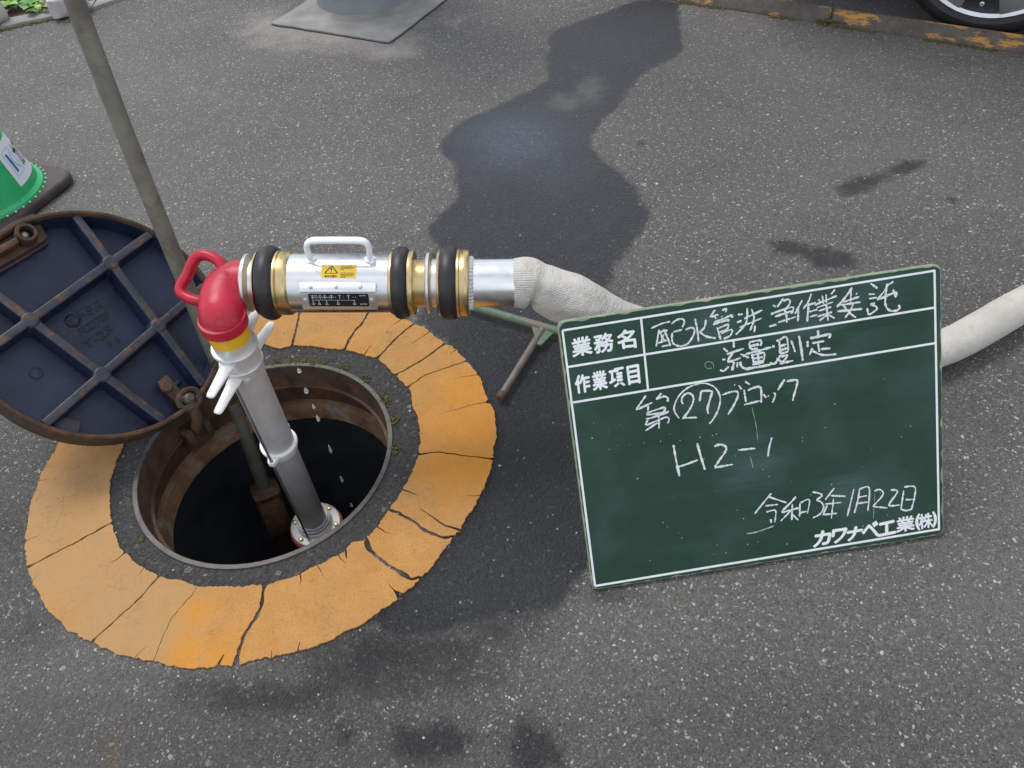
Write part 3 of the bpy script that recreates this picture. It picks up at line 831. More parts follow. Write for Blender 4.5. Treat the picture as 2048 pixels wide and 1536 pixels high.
# ------------------------------------------------------------------ the opened lid
LN = V((0.83170746, -0.52783541, 1.0)).normalized()
_k = 0.895
LC = CAM_O + (V((-0.88795535, 1.46171235, 0.09215279)) - CAM_O) * _k
LR = 0.27 * _k
lid = thing("manhole_cover", "round black iron manhole lid propped open with its ribbed underside showing", "manhole cover", LC)
def lidat(px, py, h=0.0): return at_plane(px, py, LC + LN * h, LN)
PL = -0.048                        # plate level below the lip
wobr = lambda t, th, r: r
mb = MB(); lathe(mb, LC, LN, [(PL - 0.014, LR - 0.006), (PL - 0.010, LR), (-0.002, LR), (0.0, LR - 0.002), (0.0, LR - 0.0065), (-0.0025, LR - 0.009), (-0.008, LR - 0.0105)], 128, cap=False)
build(mb, "lid_rim", M_RUSTO, lid)
mb = MB(); lathe(mb, LC, LN, [(-0.0078, LR - 0.0108), (PL + 0.004, LR - 0.0132), (PL + 0.001, LR - 0.0150), (PL - 0.0015, LR - 0.017)], 128, cap=False)
build(mb, "inner_wall", M_LID, lid)
mb = MB(); lathe(mb, LC, LN, [(PL - 0.012, LR - 0.008), (PL, LR - 0.012)], 96)
build(mb, "plate", M_LID, lid)
kl = crop(0, 380, 0.3516)
JA, JB, JC, JD = [kl(*p) for p in ((632, 408), (175, 735), (905, 768), (585, 1045))]
def rib(p, q, top, wd):
    a, b = lidat(*p, top), lidat(*q, top)
    d = (b - a).normalized()
    # extend to the rim
    m = (a - LC) - LN * (a - LC).dot(LN)
    bq = m.dot(d); cc = m.length_squared - (LR - 0.009) ** 2
    t0 = -bq - math.sqrt(bq * bq - cc); t1 = -bq + math.sqrt(bq * bq - cc)
    A, B = a + d * t0, a + d * t1
    s = LN.cross(d)
    dep = top - PL - 0.0 
    vs = []
    for P in (A, B):
        vs += [P + s * wd, P - s * wd, P - s * (wd + 0.0025) - LN * (dep + 0.001), P + s * (wd + 0.0025) - LN * (dep + 0.001)]
    mb = MB(); mb.add(vs, [(0, 1, 2, 3), (7, 6, 5, 4), (0, 4, 5, 1), (1, 5, 6, 2), (2, 6, 7, 3), (3, 7, 4, 0)])
    me = mb.mesh("rib", M_RIB, bevel=0.0035, bseg=3)
    me.materials.append(M_LID)
    for p in me.polygons: p.material_index = 1 if abs(p.normal.dot(LN)) < 0.6 else 0  # sides take the darker iron to paint in the shade of the cell walls
    link("rib", me, lid)
rib(JB, JA, -0.0035, 0.0088); rib(JD, JC, -0.0035, 0.0088)
rib(JA, JC, -0.0050, 0.0088); rib(JB, JD, -0.0050, 0.0088)
for J in (JA, JB, JC, JD):
    c = lidat(*J, -0.0030)
    mb = MB(); lathe(mb, c, LN, [(-0.044, 0.021), (-0.010, 0.0185), (-0.004, 0.0165), (-0.0002, 0.0135), (0.0, 0.011)], 24)
    me = mb.mesh("junction", M_RIB, smooth=50)
    me.materials.append(M_LID)
    for p in me.polygons: p.material_index = 1 if abs(p.normal.dot(LN)) < 0.5 else 0  # same painted shade on the junction sides
    link("junction", me, lid)
mb = MB()
lt = lambda x, y, h: lidat(*kl(x, y), PL - 0.0005 + h)
for body, q in (("トミス", [(465, 748), (592, 668), (565, 612), (438, 692)]), ("FCD700", [(466, 832), (628, 722), (606, 682), (446, 788)]),
                ("T-25", [(497, 908), (648, 802), (620, 762), (468, 866)]), ("11", [(628, 892), (682, 858), (664, 832), (612, 866)])):
    text_on(mb, body, quadmap(q, lt), 0.018, 0.0026)
cc = lidat(*kl(412, 745), PL)
mb2 = MB()
u_, v_ = perp(LN)
for rr_ in (0.0125,):
    tube(mb, [cc + (u_ * math.cos(t) + v_ * math.sin(t)) * rr_ + LN * 0.001 for t in np.linspace(0, 6.283, 33)], 0.0016, 8)
for s in ([(395, 735), (425, 715)], [(392, 755), (432, 733)], [(402, 772), (436, 752)], [(395, 735), (402, 772)]):
    ribbon(mb, s, 6, lt, 0.0024)
build(mb, "lettering", M_LETTER, lid, smooth=0)
mb = MB(); c = lidat(*kl(208, 1043), PL); lathe(mb, c, LN, [(-0.001, 0.0135), (0.0015, 0.0135), (0.0015, 0.0115), (0.0035, 0.0110), (0.0045, 0.009)], 28)
build(mb, "boss", M_LID, lid)
mb = MB(); q = [lidat(*kl(*p), PL + 0.0) for p in ((300, 1285), (455, 1330), (440, 1400), (280, 1362))]
prism(mb, q, LN * 0.016); build(mb, "stop_pad", simple("grey_pad", (0.055, 0.06, 0.068), 0.5, 0, 0.2, 40), lid, bevel=0.002)
# hinge arm on the lid
def lx(x, y, h=0.0): return lidat(*kl(x, y), h)
hinge = MB()
prism(hinge, [lx(*p, PL) for p in ((880, 1110), (935, 1065), (1010, 1150), (1060, 1190), (1010, 1250), (960, 1200))], LN * 0.022)
ho = build(hinge, "hinge_arm", M_RUST, lid, bevel=0.003)
mb = MB(); lathe(mb, lx(945, 1120, PL + 0.021), LN, [(0, 0.0125), (0.006, 0.0125), (0.008, 0.010)], 20); build(mb, "hinge_bolt", M_RUST, ho)
mb = MB(); c = lx(1078, 1190, -0.006)
tube(mb, [c + (u_ * math.cos(t) * 1.25 + v_ * math.sin(t)) * 0.019 for t in np.linspace(0, 6.283, 29)], 0.0065, 10, cap=False)
tube(mb, [lx(1010, 1190, -0.01), c], [0.010, 0.008], 12)
build(mb, "hinge_eye", M_RUSTO, ho)
mb = MB(); ball(mb, c - LN * 0.002, 0.0145, 16); lathe(mb, c + LN * 0.008, LN, [(0, 0.007), (0.005, 0.006)], 8); build(mb, "hinge_pin", M_IRONRIM, ho)
mb = MB(); obox(mb, lx(1005, 1100, PL + 0.006), (lx(1030, 1080) - lx(990, 1105)) * 0.6, LN * 0.006, (lx(990, 1080) - lx(1000, 1110)) * 0.4); build(mb, "lug", M_LID, lid, bevel=0.002)
# lock block at the raised edge
lock = MB()
prism(lock, [lx(*p, PL) for p in ((-60, 300), (60, 215), (185, 165), (215, 215), (265, 310), (120, 400), (-40, 490), (-90, 420))], LN * 0.030)
lo = build(lock, "lock_block", M_RUST, lid, bevel=0.004)
mb = MB(); c = lx(150, 245, 0.006)
lathe(mb, c - LN * 0.02, LN, [(0.0, 0.021), (0.022, 0.020), (0.026, 0.018), (0.026, 0.013), (0.012, 0.012)], 28, cap=False)
build(mb, "lock_sleeve", M_RUSTO, lo)
mb = MB(); ball(mb, lx(140, 262, -0.003), 0.0095, 14); build(mb, "lock_bolt", M_STEELROD, lo)
mb = MB(); obox(mb, lx(40, 330, 0.0), (lx(120, 290) - lx(-20, 370)) * 0.42, LN * 0.014, (lx(60, 360) - lx(20, 300)) * 0.30); build(mb, "lock_arm", M_RUST, lo, bevel=0.004)
mb = MB(); prism(mb, [lx(*p, PL) for p in ((-60, 465), (250, 290), (275, 320), (-20, 500))], LN * 0.014); build(mb, "lock_plate", M_RIB, lid, bevel=0.002)
# frame side of the hinge
hd = (V((LC.x, LC.y, 0)) - HC).normalized(); hs = V((-hd.y, hd.x, 0))
mb = MB(); hp = HC + hd * (HR - 0.012)
obox(mb, hp + V((0, 0, -0.062)), hd * 0.016, hs * 0.030, V((0, 0, 0.028)))
obox(mb, hp - hd * 0.012 + hs * 0.022 + V((0, 0, -0.045)), hd * 0.016, hs * 0.008, V((0, 0, 0.020)))
obox(mb, hp - hd * 0.012 - hs * 0.022 + V((0, 0, -0.045)), hd * 0.016, hs * 0.008, V((0, 0, 0.020)))
build(mb, "hinge_bracket", M_RUST, fr, bevel=0.003)
mb = MB(); tube(mb, [lx(1085, 1215, -0.008), lx(1120, 1290, -0.012), hp - hd * 0.012 + V((0, 0, -0.045))], [0.010, 0.011, 0.012], 12)
build(mb, "hinge_link", M_RUST, ho, smooth=60)

# ------------------------------------------------------------------ standpipe
SB = at(632, 1050, -0.35)
ST = at(473, 700, 0.275)
SA = (ST - SB).normalized(); SLEN = (ST - SB).length
sp = thing("standpipe", "silver hydrant standpipe with red elbow standing in the open manhole", "standpipe", SB)
def sat(px_y):
    """distance along the pipe axis whose picture row is px_y"""
    best = None
    for i in range(1201):
        t = SLEN * 1.3 * i / 1200
        p = SB + SA * t; d = p - CAM_O
        y = 768 - FPX * d.dot(CU) / d.dot(CF)
        if best is None or abs(y - px_y) < best[0]: best = (abs(y - px_y), t)
    return best[1]
def sl_(name, mat, prof, seg=56, **k):
    mb = MB(); lathe(mb, SB, SA, prof, seg); return build(mb, name, mat, sp, **k)
t_mid = sat(890); t_f2 = sat(722); t_f1 = sat(692); t_y0 = sat(684); t_y1 = sat(666)
PR = 0.0305
sl_("lower_pipe", M_ALUD, [(0.02, PR - 0.0005), (t_mid, PR - 0.0005)])
sl_("upper_pipe", M_ALUD, [(t_mid + 0.002, PR + 0.0015), (t_f2, PR + 0.0015)])
sl_("middle_collar", M_WHITE, [(t_mid - 0.016, PR + 0.002), (t_mid - 0.006, PR + 0.0045), (t_mid + 0.004, PR + 0.0075), (t_mid + 0.010, PR + 0.0075), (t_mid + 0.012, PR + 0.0055), (t_mid + 0.0125, PR + 0.001)])
# collar lugs, tie rod
toC = (CAM_O - SB); toC = (toC - SA * toC.dot(SA)).normalized()
sideL = SA.cross(toC)
if sideL.dot(CR) > 0: sideL = -sideL
ld = (toC * 0.80 + sideL * 0.62).normalized(); lp = SA.cross(ld)
def lug(t, dirv, out, name, mat=M_WHITE, wd=0.011, th=0.006):
    side = SA.cross(dirv); r0 = PR - 0.004
    pts = []
    for (u, w_) in ((0, wd * 1.5), (out * 0.45, wd * 0.95), (out * 0.75, wd * 0.8), (out, wd * 0.5), (out, -wd * 0.5), (out * 0.75, -wd * 0.8), (out * 0.45, -wd * 0.95), (0, -wd * 1.5)):
        pts.append(SB + SA * (t - th * 0.5) + dirv * (r0 + u) + side * w_)
    mb = MB(); prism(mb, pts, SA * th); return build(mb, name, mat, sp, bevel=0.0012)
lug(t_mid + 0.001, ld, 0.024, "collar_lug", th=0.012)
lug(t_mid + 0.004, (-ld), 0.022, "collar_lug", th=0.012)
rod_r = PR + 0.0145
mb = MB(); tube(mb, [SB + SA * (0.01) + ld * rod_r, SB + SA * (t_mid - 0.004) + ld * rod_r], 0.0026, 10)
build(mb, "tie_rod", M_STEELROD, sp)
mb = MB(); tube(mb, [SB + SA * (t_mid + 0.004) + ld * rod_r, SB + SA * (t_f2 - 0.01) + ld * rod_r], 0.0026, 10)
build(mb, "tie_rod", M_STEELROD, sp)
mb = MB(); ball(mb, SB + SA * (t_mid + 0.007) + ld * rod_r, 0.0042, 10); build(mb, "rod_nut", M_STEELROD, sp)
mb = MB(); lathe(mb, SB + SA * (t_mid + 0.01) - ld * (PR + 0.010), SA, [(0, 0.006), (0.010, 0.006), (0.011, 0.004)], 6); build(mb, "rod_nut", M_WHITE, sp)
# head: lower ring, swivel collar, flange, band
sl_("lower_head_ring", M_CASTALU, [(t_f2 - 0.030, PR + 0.0035), (t_f2 - 0.004, PR + 0.0045), (t_f2 - 0.002, PR + 0.0085), (t_f2 + 0.004, PR + 0.0088), (t_f2 + 0.006, PR + 0.007)])
sl_("swivel_collar", M_CASTALU, [(t_f2 + 0.0062, PR + 0.004), (t_f1 - 0.004, PR + 0.0045)])
sl_("upper_head_ring", M_CASTALU, [(t_f1 - 0.0038, PR + 0.008), (t_f1 - 0.001, PR + 0.0105), (t_f1 + 0.003, PR + 0.0105), (t_f1 + 0.005, PR + 0.009), (t_f1 + 0.0055, PR + 0.002)])
ER = PR + 0.0042
sl_("neck", M_CASTALU, [(t_f1 + 0.004, ER), (t_y0 + 0.0145, ER)])
yb = t_y0 + 0.0146
sl_("yellow_band", M_YELLOW, [(yb, ER + 0.0004), (yb + 0.029, ER + 0.0006)])
rb = yb + 0.0291
# levers on the two collars, swung towards and away from the photographer
def lever(t, az, L, name="wing_lever", rt=0.0):
    d = V((math.cos(az), math.sin(az), rt)).normalized()
    d = (d - SA * d.dot(SA) * 0.85).normalized()
    s = SA.cross(d).normalized(); nrm = d.cross(s)
    c = SB + SA * t
    pts, rad = [], []
    prof = [(PR - 0.002, 0.0128), (PR + 0.012, 0.0126), (PR + 0.3 * L, 0.0110), (PR + 0.7 * L, 0.0092), (PR + L - 0.006, 0.0082), (PR + L - 0.0015, 0.0066), (PR + L, 0.003)]
    mb = MB(); tube(mb, [c + d * p[0] for p in prof], [p[1] for p in prof], 20, up=s, sx=1.0, sy=0.52)
    return build(mb, name, M_WHITE, sp, smooth=50)
AZ = R(LEVAZ := 252)
lever(t_f1 - 0.011, AZ, 0.078); lever(t_f2 - 0.010, AZ + R(1), 0.082)
lever(t_f1 - 0.011, AZ + math.pi + R(2), 0.080); lever(t_f2 - 0.010, AZ + math.pi - R(6), 0.078)
mb = MB(); lathe(mb, SB + SA * (t_f2 - 0.014) + toC * (PR + 0.001) + sideL * 0.004, (toC * 0.9 + sideL * 0.3).normalized(), [(0, 0.009), (0.005, 0.0085), (0.006, 0.005), (0.010, 0.0045)], 8); build(mb, "collar_nut", M_CASTALU, sp)
# base flange
mb = MB(); lathe(mb, SB, SA, [(-0.02, 0.062), (-0.008, 0.063), (-0.006, 0.061)], 48); build(mb, "red_flange", M_RED, sp)
bf = MB(); lathe(bf, SB, SA, [(-0.006, 0.059), (0.004, 0.058), (0.006, 0.056), (0.0065, 0.042), (0.016, 0.039), (0.018, 0.036)], 48); bfo = build(bf, "base_flange", M_GLOSSW, sp)
sl_("base_collar", M_ALUD, [(0.018, PR + 0.0065), (0.028, PR + 0.0065), (0.0285, PR + 0.004), (0.034, PR + 0.0035), (0.0345, PR)])
for k in range(6):
    a = k * math.pi / 3 + 0.35; u_s, v_s = perp(SA)
    c = SB + SA * 0.0062 + (u_s * math.cos(a) + v_s * math.sin(a)) * 0.049
    mb = MB(); lathe(mb, c, SA, [(0, 0.0055), (0.005, 0.0055), (0.0055, 0.004)], 6); build(mb, "flange_bolt", M_BRASS, bfo)
# the hydrant body the pipe is screwed to, going down into the dark
hb = thing("hydrant_valve", "dark iron hydrant valve low in the manhole under the standpipe", "hydrant", SB - SA * 0.0205)
mb = MB(); lathe(mb, SB, SA, [(-0.62, 0.05), (-0.20, 0.05), (-0.12, 0.075), (-0.05, 0.06), (-0.04, 0.055), (-0.0205, 0.055)], 32); build(mb, "valve_body", M_RUST, hb)

# elbow
MD = depth(at(452, 606, 0.345))            # distance of the meter axis
EM = at_depth(494, 566, MD)
MA = (at_depth(1030, 566, MD) - at_depth(494, 566, MD)).normalized()
e0 = SB + SA * rb
e1 = SB + SA * (rb + 0.018)
cor = at_depth(448, 598, MD)
Q0, Q1, Q2 = e1, at_depth(446, 574, MD), EM - MA * 0.016
path = [e0, e0.lerp(e1, 0.5)]
for k in range(17):
    t = k / 16; path.append(Q0 * (1 - t) ** 2 + Q1 * (2 * t * (1 - t)) + Q2 * t * t)
path += [EM - MA * 0.012, EM - MA * 0.006, EM + MA * 0.001]
n = len(path)
def er(i):
    return float(np.interp(i, [0, 2, 2.5, 8, 12, 18, 18.5, n - 1], [0.0378, 0.0378, 0.0383, 0.0408, 0.0410, 0.0380, 0.0375, 0.0372]))
mb = MB(); tube(mb, path, [er(i) for i in range(n)], 48, up=CF); build(mb, "elbow", M_RED, sp, smooth=60)
sl_("elbow_ring", M_RED, [(rb, ER + 0.001), (rb + 0.001, 0.0402), (rb + 0.019, 0.0408), (rb + 0.021, 0.0398), (rb + 0.0215, 0.036)])
mb = MB(); lathe(mb, EM, MA, [(-0.019, 0.036), (-0.0185, 0.0402), (-0.016, 0.0408), (-0.001, 0.0404), (0.0, 0.039)], 56); build(mb, "elbow_ring", M_RED, sp)
lp_ = [at_depth(x, y, MD + dz) for x, y, dz in ((452, 548, -0.005), (445, 531, -0.004), (432, 518, -0.003), (412, 510, 0.0), (394, 514, 0.004), (382, 532, 0.006), (375, 551, 0.008), (363, 570, 0.008), (362, 584, 0.006), (374, 594, 0.004), (392, 601, 0.0), (410, 604, 0.0))]
mb = MB(); tube(mb, spline(lp_, 6), 0.0098, 14, up=CF, sx=1.25, sy=1.0); build(mb, "loop_handle", M_RED, sp, smooth=60)

# ------------------------------------------------------------------ flow meter
PXM = FPX / MD
MU = (CU - MA * CU.dot(MA)).normalized(); MV = MU.cross(MA)
if MV.dot(CF) > 0: MV = -MV               # MV points towards the camera
def mx(px): return (px - 494) / PXM        # distance along the meter axis
fm = thing("flow_meter", "polished silver flow meter with brass collars and carrying handle joined to the red elbow", "flow meter", EM)
def ml(name, mat, prof, parent, seg=64, **k):
    mb = MB(); lathe(mb, EM, MA, [(mx(p[0]), p[1] / 2 / PXM) for p in prof], seg)
    return build(mb, name, mat, parent, **k)
ml("inlet_flange", M_SATIN, [(494, 100), (494.5, 114), (497, 118), (502, 117), (506, 106), (509, 96), (524, 98), (524, 60)], fm)
ml("rubber_ring", M_RUBBER, [(523, 120), (525, 130), (529, 140), (535, 146), (541, 148.5), (548, 148), (554, 143), (558, 135), (560, 126)], fm, smooth=60)
ml("brass_ring", M_BRASS, [(520, 110), (520, 128), (523, 130), (524, 120)], fm)
ml("brass_collar", M_BRASS, [(559, 124), (560, 129), (564, 129), (565, 123), (566, 123), (568, 128), (581, 128), (585, 125), (588, 119), (588, 110)], fm)
MBR = 118 / 2 / PXM
ml("body", M_ALU, [(586, 112), (586, 118), (784, 118), (784, 112)], fm, seg=96)
ml("brass_ring", M_BRASS, [(783, 112), (783, 122), (786, 126), (790, 126), (790, 112)], fm)
ml("rubber_ring", M_RUBBER, [(788, 122), (790, 132), (795, 141), (801, 145), (807, 145.5), (813, 143), (818, 135), (821, 126)], fm, smooth=60)
ml("outlet_collar", M_BRASS, [(820, 122), (821, 130), (828, 131), (830, 129), (831, 94), (856, 94), (856, 80)], fm)
# handle
mh = MB(); bw = V((0, 0, 1)); bw = (bw - MA * bw.dot(MA)).normalized(); hside = MA.cross(bw)
def hpt(px, h): return EM + MA * mx(px) + bw * (MBR + h)
hp_ = [hpt(631, -0.004), hpt(630, 0.012), hpt(629, 0.022), hpt(632, 0.033), hpt(642, 0.039), hpt(662, 0.040), hpt(712, 0.040), hpt(736, 0.039), hpt(746, 0.033), hpt(749, 0.022), hpt(748, 0.012), hpt(747, -0.004)]
tube(mh, spline(hp_, 5), 0.0066, 16, up=hside, sx=1.15, sy=0.75); build(mh, "carry_handle", M_WHITE, fm, smooth=60)
for p in (631, 747):
    mb = MB(); lathe(mb, hpt(p, -0.003), bw, [(0, 0.011), (0.004, 0.011), (0.006, 0.008)], 16); build(mb, "handle_foot", M_ALU, fm)
# yellow warning sticker wrapped on the body
def cyl(px, ang_, h):
    return EM + MA * mx(px) + (MV * math.cos(ang_) + MU * math.sin(ang_)) * (MBR + h)
def stk(u, v, h): return cyl(656 + 67 * u, R(2) + R(27) * v, 0.0005 + h)
mb = MB(); vs = [stk(i / 6, j / 8, h) for j in range(9) for i in range(7) for h in (0,)]
mb.add(vs, [(j * 7 + i, j * 7 + i + 1, j * 7 + i + 8, j * 7 + i + 7) for j in range(8) for i in range(6)])
so = build(mb, "warning_sticker", M_STICK, fm, smooth=60)
mb = MB()
sp_uv = lambda u, v, h: stk(u, v, 0.0003 + h)
for s_ in ([(0.10, 0.34), (0.29, 0.92)], [(0.29, 0.92), (0.47, 0.34)], [(0.47, 0.34), (0.10, 0.34)], [(0.285, 0.76), (0.285, 0.54)], [(0.285, 0.46), (0.285, 0.42)]):
    ribbon(mb, s_, 0.035, sp_uv, random.uniform(0, 0.0001), 3, round_ends=False)
for (y, x1) in ((0.90, 0.90), (0.80, 0.97), (0.70, 0.92), (0.60, 0.66), (0.36, 0.97), (0.26, 0.95), (0.16, 0.93), (0.07, 0.7)):
    x = 0.55
    while x < x1 - 0.03:
        l_ = random.uniform(0.025, 0.05)
        ribbon(mb, [(x, y), (x + l_, y)], 0.045, sp_uv, 0, 1, round_ends=False); x += l_ + 0.012
text_on(mb, "緊急流量計", lambda u, v, h: stk(0.10 + 0.36 * u, 0.05 + 0.17 * v, 0.0003), 0.01)
build(mb, "sticker_print", M_DARK, so, smooth=0)
# scale plate on a bracket
pa = R(-37)
pn = (MV * math.cos(pa) + MU * math.sin(pa)); pu = (MU * math.cos(pa) - MV * math.sin(pa))
def pl(u, v, h):   # u px along the meter, v metres up the plate, h off the plate
    return EM + MA * mx(u) + pn * (MBR + 0.006 + h) + pu * v
mb = MB(); obox(mb, pl(689, 0.001, -0.001), MA * (73 / PXM), pu * 0.0195, pn * 0.0014); po = build(mb, "scale_plate", M_ALU, fm, bevel=0.0006)
mb = MB(); obox(mb, pl(689, 0.0225, 0.0) - pn * 0.004, MA * (73 / PXM), (pu * 0.6 - pn * 0.8) * 0.0085, (pu * 0.8 + pn * 0.6) * 0.0012); build(mb, "bracket_strip", M_ALU, po, bevel=0.0005)
mb = MB(); obox(mb, pl(689, -0.016, 0.0) - pn * 0.008, MA * (72 / PXM), pn * 0.008, pu * 0.0012); build(mb, "bracket_strip", M_ALU, po, bevel=0.0005)
for x in (637, 686, 733):
    mb = MB(); ball(mb, pl(x, 0.024, 0.0) - pn * 0.0025, 0.0034, 12); build(mb, "screw", M_CASTALU, po)
for x in (624, 752):
    mb = MB(); lathe(mb, pl(x, 0.0015, 0.0004), pn, [(0, 0.0035), (0.0014, 0.0030), (0.002, 0.0015)], 14); build(mb, "screw", M_CASTALU, po)
mb = MB(); q = []
for cx, cy, a0 in ((744, -0.009, -90), (744, 0.0105, 0), (634, 0.0105, 90), (634, -0.009, 180)):
    for k in range(5):
        a = R(a0 + 22.5 * k); q.append(pl(cx + 3 * math.cos(a), cy + 0.0025 * math.sin(a), 0.0005))
prism(mb, q, pn * 0.0008); so2 = build(mb, "scale_face", M_BLACKPLATE, po, smooth=0)
mb = MB()
def sc(u, v, h): return pl(632 + 114 * u, -0.0105 + 0.0225 * v, 0.00155 + h)
def tick(u, v0, v1, wd=0.007): ribbon(mb, [(u, v0), (u, v1)], wd, sc, 0, 1, round_ends=False)
for u in np.linspace(0.05, 0.42, 22): tick(float(u), 0.80, 0.70, 0.005)
for u in (0.06, 0.12, 0.19, 0.27, 0.38, 0.52, 0.67): tick(u, 0.82, 0.62)
for u in (0.45, 0.59, 0.74, 0.79): tick(u, 0.80, 0.72, 0.005)
ribbon(mb, [(0.04, 0.52), (0.78, 0.50)], 0.018, sc, 0, 1, round_ends=False)
for u in (0.06, 0.16, 0.29, 0.48, 0.76): tick(u, 0.48, 0.26)
for i_, (u, s_) in enumerate(((0.06, "10"), (0.16, "20"), (0.29, "30"), (0.48, "40"), (0.76, "50"))):
    text_on(mb, s_, lambda a, b_, h, u=u: sc(u - 0.025 + 0.05 * a, 0.10 + 0.13 * b_, 0))
for (u, s_) in ((0.06, "10"), (0.12, "15"), (0.19, "20"), (0.27, "25"), (0.38, "30"), (0.52, "40"), (0.67, "50")):
    text_on(mb, s_, lambda a, b_, h, u=u: sc(u - 0.022 + 0.044 * a, 0.85 + 0.11 * b_, 0))
text_on(mb, "m³/h", lambda a, b_, h: sc(0.86 + 0.10 * a, 0.84 + 0.12 * b_, 0))
text_on(mb, "L/min", lambda a, b_, h: sc(0.86 + 0.11 * a, 0.12 + 0.12 * b_, 0))
build(mb, "scale_marks", M_PRINTW, so2, smooth=0)

# ------------------------------------------------------------------ hose with its coupling
H0 = EM + MA * mx(1028)
hs_ = thing("fire_hose", "white woven hose with silver and brass coupling running behind the blackboard", "hose", V((H0.x, H0.y, 0)))
ml("coupling_flange", M_SATIN, [(854, 90), (854.5, 118), (857, 122), (861, 121), (865, 108), (866, 96), (882, 96), (882, 80)], hs_)
ml("brass_ring", M_BRASS, [(877, 100), (877, 128), (880, 132), (883, 130), (883, 110)], hs_)
ml("rubber_ring", M_RUBBER, [(881, 128), (884, 138), (890, 146), (897, 150), (904, 150), (910, 146), (915, 138), (917, 128)], hs_, smooth=60)
ml("brass_collar", M_BRASS, [(915, 118), (915, 134), (920, 135), (922, 130), (924, 130), (926, 132), (936, 132), (939, 128), (940, 100)], hs_)
mb = MB(); wv_ = lambda t, th, r: r * (1 + 0.03 * (1 if int(th / (2 * math.pi) * 80 + 0.001) % 2 else -1))
lathe(mb, EM, MA, [(mx(939), 94 / 2 / PXM), (mx(940), 104 / 2 / PXM), (mx(946), 103 / 2 / PXM), (mx(949), 95 / 2 / PXM)], 160, wob=wv_)
build(mb, "serrated_washer", M_CASTALU, hs_, smooth=20)
mb = MB(); wv2 = lambda t, th, r: r * (1 + 0.006 * math.sin(th * 9) * (1 if t > mx(985) else 0.3))
lathe(mb, EM, MA, [(mx(948), 96 / 2 / PXM), (mx(960), 96 / 2 / PXM), (mx(990), 96 / 2 / PXM), (mx(1026), 97 / 2 / PXM), (mx(1033), 96 / 2 / PXM)], 72, wob=wv2)
build(mb, "sleeve", M_ALU, hs_, smooth=30)

# blackboard geometry first (the hose passes behind it)
BL = at(1185, 1181, 0.0065); BRt = at(1888, 1069, 0.0065)
BE = (BRt - BL).normalized()
BH = V((-BE.y, BE.x, 0))
if BH.y < 0: BH = -BH
BT = R(58.5)
BUP = BH * math.cos(BT) + UP * math.sin(BT)
BN = BE.cross(BUP)
if BN.dot(CF) > 0: BN = -BN
BW = (BRt - BL).length; BHT = 0.455
BP = BL.copy()      # front plane point, back edge touches the ground
def bat(px, py, h=0.0): return at_plane(px, py, BP + BN * h, BN)
# hose centre line
def behind(px, py, gap): return at_plane(px, py, BP - BN * (0.012 + gap), BN)
HRAD = 0.041
hc = [H0, EM + MA * mx(1048), at_depth(1068, 570, MD + 0.004), at_depth(1120, 592, MD + 0.015), at_depth(1173, 613, MD + 0.028), at_depth(1283, 656, MD + 0.06)]
g1 = at(1640, 760, 0.04); g2 = at(1880, 697, 0.04); g3 = at(2040, 612, 0.04); g4 = at(2300, 470, 0.04)
hc += [hc[-1].lerp(g1, 0.5) + V((0, 0.05, -0.01)), g1, g2, g3, g4, g4 + (g4 - g3) * 1.5 + V((0.1, 0.15, 0))]
hc = spline(hc, 10)
n = len(hc)
S = [0.0]
for i in range(1, n): S.append(S[-1] + (hc[i] - hc[i - 1]).length)
vs, fs, uv = [], [], []
seg = 56; uo = None
for i in range(n):
    t = (hc[min(i + 1, n - 1)] - hc[max(i - 1, 0)]).normalized()
    up = UP - t * UP.dot(t); up.normalize()
    sd_ = t.cross(up)
    s = S[i]
    bulge = 0.003 * math.exp(-((s - 0.02) / 0.015) ** 2)
    pin = 0.005 * math.exp(-((s - 0.040) / 0.010) ** 2)
    swell = 0.004 * math.exp(-((s - 0.12) / 0.05) ** 2)
    base_r = 0.0418 - 0.0045 * min(1, s / 0.45)
    for k in range(seg):
        th = 2 * math.pi * k / seg
        wr = 0.0022 * noise.noise(V((math.cos(th) * 1.6, math.sin(th) * 1.6, s * 18))) * (math.exp(-((s - 0.09) / 0.06) ** 2) * 2.2 + 0.5 * min(1, s / 0.1))
        fold = -pin * (1.6 if math.sin(th) < -0.2 else 0.5)
        rr_ = base_r + bulge + swell + wr + fold
        if s > 0.155: rr_ += 0.0016 * math.exp(-((s - 0.158) / 0.003) ** 2) - 0.0010
        rr_ += 0.0012 * noise.noise(V((math.cos(th), math.sin(th), s * 7)))
        vs.append(hc[i] + sd_ * (rr_ * math.cos(th)) + up * (rr_ * math.sin(th) * (1.0 - 0.10 * min(1, max(0, s - 0.1) / 0.3))))
for i in range(n - 1):
    for k in range(seg):
        k2 = (k + 1) % seg
        fs.append((i * seg + k, i * seg + k2, (i + 1) * seg + k2, (i + 1) * seg + k))
        for (ii, kk) in ((i, k), (i, k + 1), (i + 1, k + 1), (i + 1, k)): uv.append((kk / seg * 22.0, S[ii] * 62.0))
me = bpy.data.meshes.new("hose"); me.from_pydata(vs, [], fs)
ul = me.uv_layers.new(name="UVMap")
ul.data.foreach_set("uv", np.array(uv, np.float32).ravel())
me.polygons.foreach_set("use_smooth", [True] * len(me.polygons)); me.materials.append(M_HOSE); me.update()
link("hose_jacket", me, hs_)

